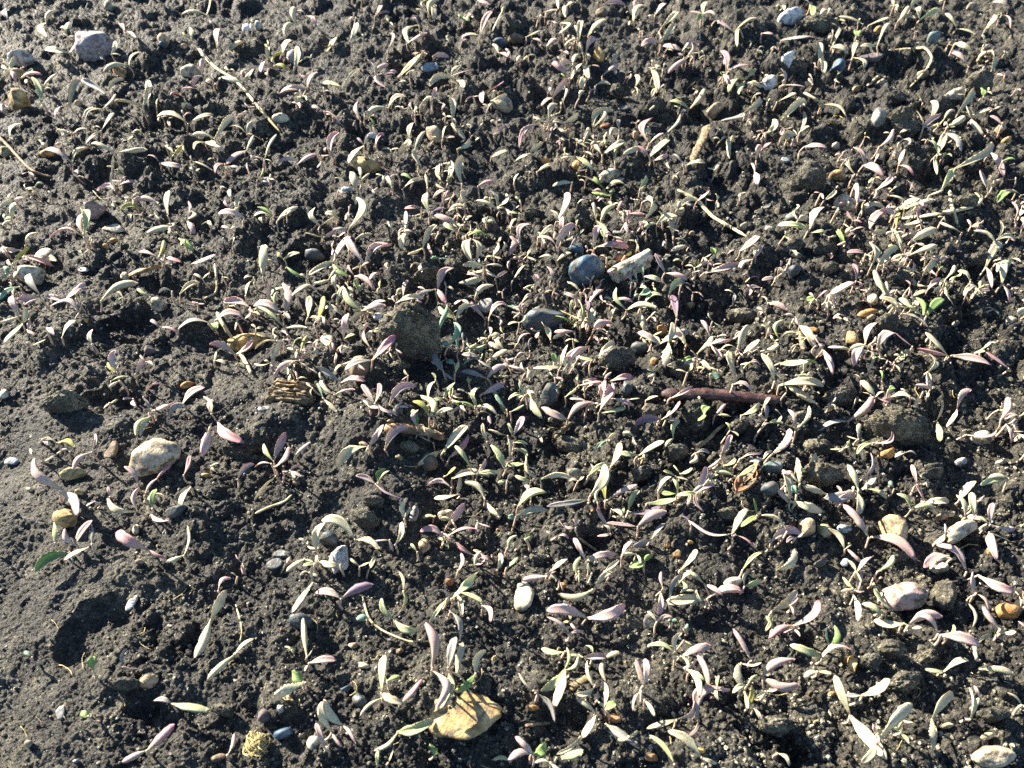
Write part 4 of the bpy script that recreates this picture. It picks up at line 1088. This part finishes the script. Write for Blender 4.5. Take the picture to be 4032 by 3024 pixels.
def seed_shell():
    """half of a red-brown husk lying open, ribs across its hollow"""
    px, py = src('22', 207, 86)
    x, y, z, t = on_soil([px], [py], 0.004)
    s = float(px_size(t[0])) * K
    n, k = 14, 12
    v = []
    for i in range(n):
        u = i / (n - 1); r_ = math.sin(math.pi * (0.03 + 0.94 * u)) ** 0.7
        for j in range(k):
            a = math.pi * j / (k - 1)
            rib = 1 + 0.05 * math.sin(u * 26)
            v.append(((u - 0.5) * 34 * s, math.cos(a) * 8.5 * s * r_, -math.sin(a) * 6.5 * s * r_ * rib))
    inner = [(p[0] * 0.94, p[1] * 0.9, p[2] * 0.86) for p in v]
    flat = []; sz = []
    for i in range(n - 1):
        for j in range(k - 1):
            a = i * k + j
            flat += [a, a + 1, a + k + 1, a + k]; sz.append(4)
            a += n * k
            flat += [a + k, a + k + 1, a + 1, a]; sz.append(4)
    for i in range(n - 1):
        for j in (0, k - 1):
            a = i * k + j
            q = [a, a + k, a + k + n * k, a + n * k]
            flat += q if j == 0 else q[::-1]; sz.append(4)
    me = mesh_np('seed_husk', v + inner, flat, sz, True, [MATS['stone_rust']])
    o = link(bpy.data.objects.new('seed_husk', me))
    o.location = (x[0], y[0], z[0] + 0.001)
    o.rotation_euler = (math.radians(-28), math.radians(8), math.radians(52))
    LAND.append((px, py, 'open red-brown seed husk'))
    tag(o, 'open red-brown seed husk with ribbed hollow side up near the centre right', 'seed husk')
seed_shell()

def fibre_ball():
    px, py = 1005, 2930
    x, y, z, t = on_soil([px], [py], 0.004)
    r = np.random.default_rng(3)
    V = []; F = []; S = []
    R = 55 * float(px_size(t[0]))
    for i in range(70):
        a = r.normal(size=3); a /= np.linalg.norm(a)
        b = r.normal(size=3); b -= a * (a @ b); b /= np.linalg.norm(b)
        th = np.linspace(0, r.uniform(1.5, 4.5), 9)
        rad = R * r.uniform(0.45, 1.0) * (1 + 0.12 * np.sin(th * 2.3))
        pts = (np.cos(th)[:, None] * a + np.sin(th)[:, None] * b) * rad[:, None]
        pts[:, 2] = np.abs(pts[:, 2]) * 0.8
        v, n, k = tube_rings(pts, np.full(9, 0.00022), 3)
        f, sz = capped(n, k, sum(len(q) for q in V))
        V.append(v); F += f; S += sz
    me = mesh_np('fibre_ball', np.concatenate(V), F, S, True, [MATS['fibre']])
    o = link(bpy.data.objects.new('fibre_ball', me)); o.location = (x[0], y[0], z[0] - 0.003)
    LAND.append((px, py, 'straw-coloured fibre tuft'))
    tag(o, 'straw-coloured tuft of tangled dry fibres beside the shiny blue pebble', 'fibre tuft')
fibre_ball()

# ------------------------------------------------------------------ seedlings
NSEC, NRING = 11, 8
RING = np.array([(-1, .20), (-.55, .03), (0, -.05), (.55, .03), (1, .20), (.6, -.13), (0, -.24), (-.6, -.13)])
def leaf_mesh(J, T, width, arch, roll, twist, wav, curl, thick=1.0, neck=0.45, blunt=2.8):
    """verts, uv of one leaf from its stalk J to its tip T"""
    J = np.array(J); T = np.array(T)
    L_ = np.linalg.norm(T - J)
    u = np.linspace(0, 1, NSEC)
    C = (J + T) / 2 + np.array([0, 0, arch * L_])
    C2 = C + (T - J) * 0.18
    p = ((1 - u) ** 3)[:, None] * J + (3 * (1 - u) ** 2 * u)[:, None] * (C - (T - J) * 0.12) + (3 * (1 - u) * u * u)[:, None] * C2 + (u ** 3)[:, None] * T
    tan = np.gradient(p, axis=0); tan /= np.linalg.norm(tan, axis=1)[:, None] + 1e-12
    side = np.cross(tan, (0, 0, 1.0)); side /= np.linalg.norm(side, axis=1)[:, None] + 1e-9
    p = p + side * (np.sin(u * math.pi * 1.1) * wav * L_)[:, None]
    nor = np.cross(side, tan)
    e = np.clip(u / neck, 0, 1); e = e * e * (3 - 2 * e)
    w = 0.24 + 0.76 * e
    q = np.clip((u - 0.50) / 0.50, 0, 1)
    w = w * np.sqrt(np.clip(1 - q ** blunt, 0.02, 1))
    w = w * (1 + 0.05 * np.sin(u * 23 + roll * 40) + 0.04 * np.sin(u * 41 + wav * 300))
    ang = roll + twist * (u - 0.4)
    out = []
    uv = []
    for i in range(NSEC):
        ca, sa = math.cos(ang[i]), math.sin(ang[i])
        s_ = side[i] * ca + nor[i] * sa; n_ = nor[i] * ca - side[i] * sa
        hw = width / 2 * w[i]
        body = RING[:, 1] * (0.55 + 0.45 * min(1, w[i])) * curl
        th = np.where(np.arange(8) >= 5, -0.10 * thick, 0.0) * (1 if w[i] > 0.3 else 2.2)
        out.append(p[i] + RING[:, 0:1] * hw * s_ + ((body + th) * hw)[:, None] * n_)
        uv += [(u[i], 0.5 + 0.5 * RING[j, 0]) for j in range(8)]
    return np.concatenate(out), np.array(uv)
LF, LS = capped(NSEC, NRING)

recs = []
for tile, txt in SEEDLINGS.items():
    for ln in txt.replace('\n', ';').split(';'):
        p = ln.split()
        if not p: continue
        cols = p[2]
        nums = [float(q) for q in p[:2] + p[3:]]
        pts = [src(tile, nums[i], nums[i + 1]) for i in range(0, len(nums), 2)]
        recs.append((pts[0], cols, pts[1:]))
# sparse strip past the right border of the tiles and a little beyond the frame
r_ = random.Random(11)
for i in range(14):
    a = r_.uniform(4005, 4090); b = r_.uniform(60, 2990)
    k = 0.6 + b / 3000
    an = r_.uniform(0, 6.28)
    recs.append(((a, b), r_.choice(['cp', 'cc', 'pp', 'gc']), [(a + 55 * k * math.cos(an), b + 45 * k * math.sin(an)), (a - 55 * k * math.cos(an + .5), b - 45 * k * math.sin(an + .5))]))

nmain = len(recs)
for i in range(1050):                       # the small ones crowding between
    j = r_.randrange(nmain)
    (a, b), cols, tp_ = recs[j]
    if b > 2300 and a < 2000: continue
    if b > 1500 and i > 330: continue
    if a < 900 and b > 1100 and r_.random() < 0.7: continue
    a += r_.gauss(0, 75); b += r_.gauss(0, 55)
    k = (0.55 + b / 3000) * r_.uniform(0.5, 0.85)
    an = r_.uniform(0, 6.28); sp = r_.uniform(1.2, 3.1)
    recs.append(((a, b), r_.choice(['cp', 'cc', 'pp', 'gc', 'pc', 'cg', 'wc']), [(a + 58 * k * math.cos(an), b + 44 * k * math.sin(an)), (a + 58 * k * math.cos(an + sp), b + 44 * k * math.sin(an + sp))]))

R_ = random.Random(21)
nrec = len(recs)
jp = np.array([r[0] for r in recs])
hJ = np.array([R_.uniform(0.006, 0.015) for _ in recs])
jx, jy, jz, jt = on_soil(jp[:, 0], jp[:, 1], hJ)
lean = np.array([(R_.gauss(0, .0022), R_.gauss(-0.001, .0022)) for _ in recs])
bx, by = jx + lean[:, 0], jy + lean[:, 1]
bz = soil(bx, by) - 0.0015
bz = np.minimum(bz, jz - 0.003)
# tips
ti = []; tp = []
for i, r in enumerate(recs):
    for q in r[2]:
        ti.append(i); tp.append(q)
ti = np.array(ti); tp = np.array(tp)
up = (jp[ti, 1] - tp[:, 1])                       # source pixels the tip is above its stalk
tx, ty, tt = on_plane(tp[:, 0], tp[:, 1], jz[ti])
flatL = np.hypot(tx - jx[ti], ty - jy[ti])
rise = np.where(up > 0, 0.30, 0.06) * np.clip(np.abs(up) * px_size(tt), 0, 0.02) + np.array([R_.gauss(0.0, 0.0013) for _ in ti])
tz = jz[ti] + rise
for _ in range(2):
    tx, ty, tt = on_plane(tp[:, 0], tp[:, 1], tz)
    tz = np.maximum(tz, soil(tx, ty) + 0.0015)
tx, ty, tt = on_plane(tp[:, 0], tp[:, 1], tz)

tips = {}
for q, i in enumerate(ti):
    tips.setdefault(int(i), []).append((tx[q], ty[q], tz[q]))
size = np.zeros(nrec)
for i, r in enumerate(recs):
    size[i] = sum(math.hypot(q[0] - r[0][0], q[1] - r[0][1]) for q in r[2])
inside = (jp[:, 0] > 0) & (jp[:, 0] < W0) & (jp[:, 1] > 0) & (jp[:, 1] < H0)
order = sorted(range(nrec), key=lambda i: -size[i] * (1 if inside[i] and i < nmain else 0.2))
NEAR = set(order[:300])
looks = []
for i, r in enumerate(recs):
    ws = []
    for c in r[1]:
        if LEAFWORD[c] not in ws: ws.append(LEAFWORD[c])
    looks.append((r[0][0], r[0][1], ' and '.join(ws[:2]) + {1: ' one-leaf', 2: ' two-leaf', 3: ' three-leaf'}[len(r[2])]))

labels = place_labels(looks[:nmain], 'seedling') + [None] * (nrec - nmain)

def seedling_parts(i):
    """stem (verts, faces) and leaves [(verts, uv, colour)] in place coordinates"""
    R = random.Random(900 + i)
    B = np.array((bx[i], by[i], bz[i])); J = np.array((jx[i], jy[i], jz[i]))
    bow = np.array((R.gauss(0, .0012), R.gauss(0, .0012), 0))
    u = np.linspace(0, 1, 6)[:, None]
    path = B * (1 - u) + J * u + bow * np.sin(u * math.pi) + np.array((0, 0, .0004)) * (u > .99)
    v, n, k = tube_rings(path, np.linspace(0.00085, 0.00065, 6) * R.uniform(.85, 1.2), 6)
    leaves = []
    for q, T in enumerate(tips[i]):
        L_ = np.linalg.norm(np.array(T) - J)
        c = recs[i][1][q]
        rt = 0.66 if c in 'tG' and L_ < 0.012 else R.uniform(0.21, 0.31)
        wd = np.clip(L_ * rt, 0.0021, 0.0078)
        arch = R.choice((R.uniform(0.02, 0.2), R.uniform(0.12, 0.30)))
        if R.random() < 0.13:                        # withered, rolled up lengthwise
            wd *= 0.55
        leaves.append((*leaf_mesh(J, T, wd, arch, R.gauss(0, .45), R.gauss(0, .8), R.gauss(0, .10), R.choice((1.0, 1.6, 2.4, 0.5, -0.8, -1.8)), 1.0,
                                  R.uniform(0.3, 0.58), R.uniform(2.0, 3.6)), c))
    return (v, n, k), leaves, B

stuffV, stuffF, stuffS, stuffM, stuffUV = [], [], [], [], []
skeys = ['stem'] + ['leaf_' + k for k in LEAFCOL]
nv = 0
for i in range(nrec):
    (v, n, k), leaves, B = seedling_parts(i)
    f, sz = capped(n, k)
    if i in NEAR:
        root = link(bpy.data.objects.new('seedling', None))
        root.empty_display_size = 0.005
        root.location = B
        tag(root, labels[i], 'seedling', 'seedlings in the bed')
        link(bpy.data.objects.new('stem', mesh_np('stem', v - B, f, sz, True, [MATS['stem']])), root)
        for lv, uv, c in leaves:
            link(bpy.data.objects.new('leaf', mesh_np('leaf', lv - B, LF, LS, True, [MATS['leaf_' + c]], None, uv)), root)
    else:
        stuffV.append(v); stuffF += [nv + q for q in f]; stuffS += sz; stuffM += [0] * len(sz)
        stuffUV.append(np.zeros((len(v), 2))); nv += len(v)
        for lv, uv, c in leaves:
            stuffV.append(lv); stuffF += [nv + q for q in LF]; stuffS += LS; stuffM += [skeys.index('leaf_' + c)] * len(LS)
            stuffUV.append(uv); nv += len(lv)
me = mesh_np('small_seedlings', np.concatenate(stuffV), stuffF, stuffS, True, [MATS[k] for k in skeys], stuffM, np.concatenate(stuffUV))
o = link(bpy.data.objects.new('small_seedlings', me))
tag(o, 'smaller pale seedlings scattered between the larger ones', 'seedlings', kind='stuff')

# ------------------------------------------------------------------ dry leaves
DRY = [('01', 125, 68, 150, 45, .010, 'pale torn dry leaf'), ('02', 196, 118, 192, 138, .006, 'curled dry leaf beside the wood splinter'),
       ('10', 108, 76, 141, 66, .008, 'dark brown withered leaf'), ('12', 76, 33, 80, 28, .003, 'shrivelled brown leaf tip'),
       ('23', 22, 4, 46, 20, .009, 'broad tan dead leaf beside the dark red twig'), ('01', 62, 46, 73, 32, .008, 'yellowish dead leaf'),
       ('22', 201, 92, 218, 68, .004, 'split brown leaf edge'), ('31', 20, 104, 34, 113, .003, 'thin tan dead leaf')]
for n, (tile, a, b, c, d, wd, phrase) in enumerate(DRY):
    p0, p1 = src(tile, a, b), src(tile, c, d)
    x, y, z, t = on_soil([p0[0], p1[0]], [p0[1], p1[1]], np.array([0.002, 0.004]))
    J = np.array((x[0], y[0], z[0])); T = np.array((x[1], y[1], z[1]))
    v, uv = leaf_mesh(J, T, wd, 0.12, 0.3, 1.2, 0.08, 2.2, 0.5)
    v = v + (rng.normal(size=v.shape) * 0.00025)
    me = mesh_np('dry_leaf', v - J, LF, LS, True, [MATS['dryleaf' if n not in (2, 6) else 'brownbark']], None, uv)
    o = link(bpy.data.objects.new('dry_leaf', me)); o.location = J
    tag(o, f"{phrase} {region(*p0)} of the bed", 'dry leaf', 'dead leaves')

# ------------------------------------------------------------------ labels of the small stones and clods
for lst, noun, cat, grp in ((small, 'pebble', 'pebble', 'small pebbles in the soil'), (clods, 'clod', 'soil clod', 'soil clods')):
    lab = place_labels([(px, py, look) for o, px, py, look in lst], noun)
    for (o, px, py, look), t_ in zip(lst, lab):
        tag(o, t_, cat, grp)

# ------------------------------------------------------------------ crumbs, grit and fibres strewn over the soil
def strew(name, count, smin, smax, mats, label, cat, power=2.2, seed=1, lift=0.25, squash=0.8):
    r = np.random.default_rng(seed)
    v0, f0 = ico(1)                                   # 12 corners, 20 faces
    px = r.uniform(-250, W0 + 250, count); py = r.uniform(-220, H0 + 200, count)
    x, y, t = on_plane(px, py, 0.0)
    keep = r.uniform(size=count) < np.clip(0.30 + 0.7 * cloddy(x, y), 0, 1)
    x, y = x[keep], y[keep]; n = len(x)
    s = smin + (smax - smin) * r.uniform(size=n) ** power * np.clip(0.3 + 0.8 * cloddy(x, y), 0.3, 1)
    z = soil(x, y) + s * lift
    q = r.normal(size=(n, 4)); q /= np.linalg.norm(q, axis=1)[:, None]
    w, a, b, c = q.T
    Rm = np.stack([1 - 2 * (b * b + c * c), 2 * (a * b - c * w), 2 * (a * c + b * w), 2 * (a * b + c * w), 1 - 2 * (a * a + c * c), 2 * (b * c - a * w),
                   2 * (a * c - b * w), 2 * (b * c + a * w), 1 - 2 * (a * a + b * b)], -1).reshape(n, 3, 3)
    loc = v0[None] * r.uniform(0.62, 1.2, (n, len(v0), 1)) * r.uniform(0.65, 1.2, (n, 1, 3))
    P_ = np.einsum('nij,nvj->nvi', Rm, loc) * (s / 2)[:, None, None]
    P_[:, :, 2] *= squash
    P_ += np.stack([x, y, z], -1)[:, None, :]
    F_ = f0[None] + (np.arange(n) * len(v0))[:, None, None]
    mi = np.repeat(r.integers(0, len(mats), n), len(f0))
    me = mesh_np(name, P_.reshape(-1, 3), F_.ravel(), np.full(n * len(f0), 3), False, [MATS[m] for m in mats], mi)
    o = link(bpy.data.objects.new(name, me))
    tag(o, label, cat, kind='stuff')
strew('soil_crumbs', 60000, 0.0008, 0.0042, ['soil', 'dry_soil', 'soil', 'pale_crumb', 'pale_crumb'], 'dark crumbs of soil strewn all over the bed', 'soil', 3.0, 5)
strew('grit', 900, 0.0010, 0.0034, ['stone_cream', 'stone_sand', 'stone_tan', 'stone_lgrey', 'stone_orange', 'stone_bluegrey', 'stone_white', 'stone_slate'],
      'tiny pale and coloured grit in the soil', 'grit', 2.5, 9)

def fibres():
    r = np.random.default_rng(12)
    V, F, S = [], [], []; base = 0
    for i in range(90):
        px, py = r.uniform(0, W0), r.uniform(0, H0)
        an = r.uniform(0, 6.28); ln = r.uniform(25, 90); cv = r.normal(0, 0.8)
        u = np.linspace(0, 1, 7)
        xs = px + ln * u * np.cos(an + cv * u); ys = py + ln * u * np.sin(an + cv * u) * 0.8
        x, y, z, t = on_soil(xs, ys, 0.0008)
        z = np.maximum(z, z.mean())
        v, n, k = tube_rings(np.stack([x, y, z], -1), np.full(7, r.uniform(0.00012, 0.0003)), 4)
        f, sz = capped(n, k, base)
        V.append(v); F += f; S += sz; base += len(v)
    o = link(bpy.data.objects.new('root_fibres', mesh_np('root_fibres', np.concatenate(V), F, S, True, [MATS['fibre']])))
    tag(o, 'fine dry root fibres lying on the soil', 'fibres', kind='stuff')
fibres()
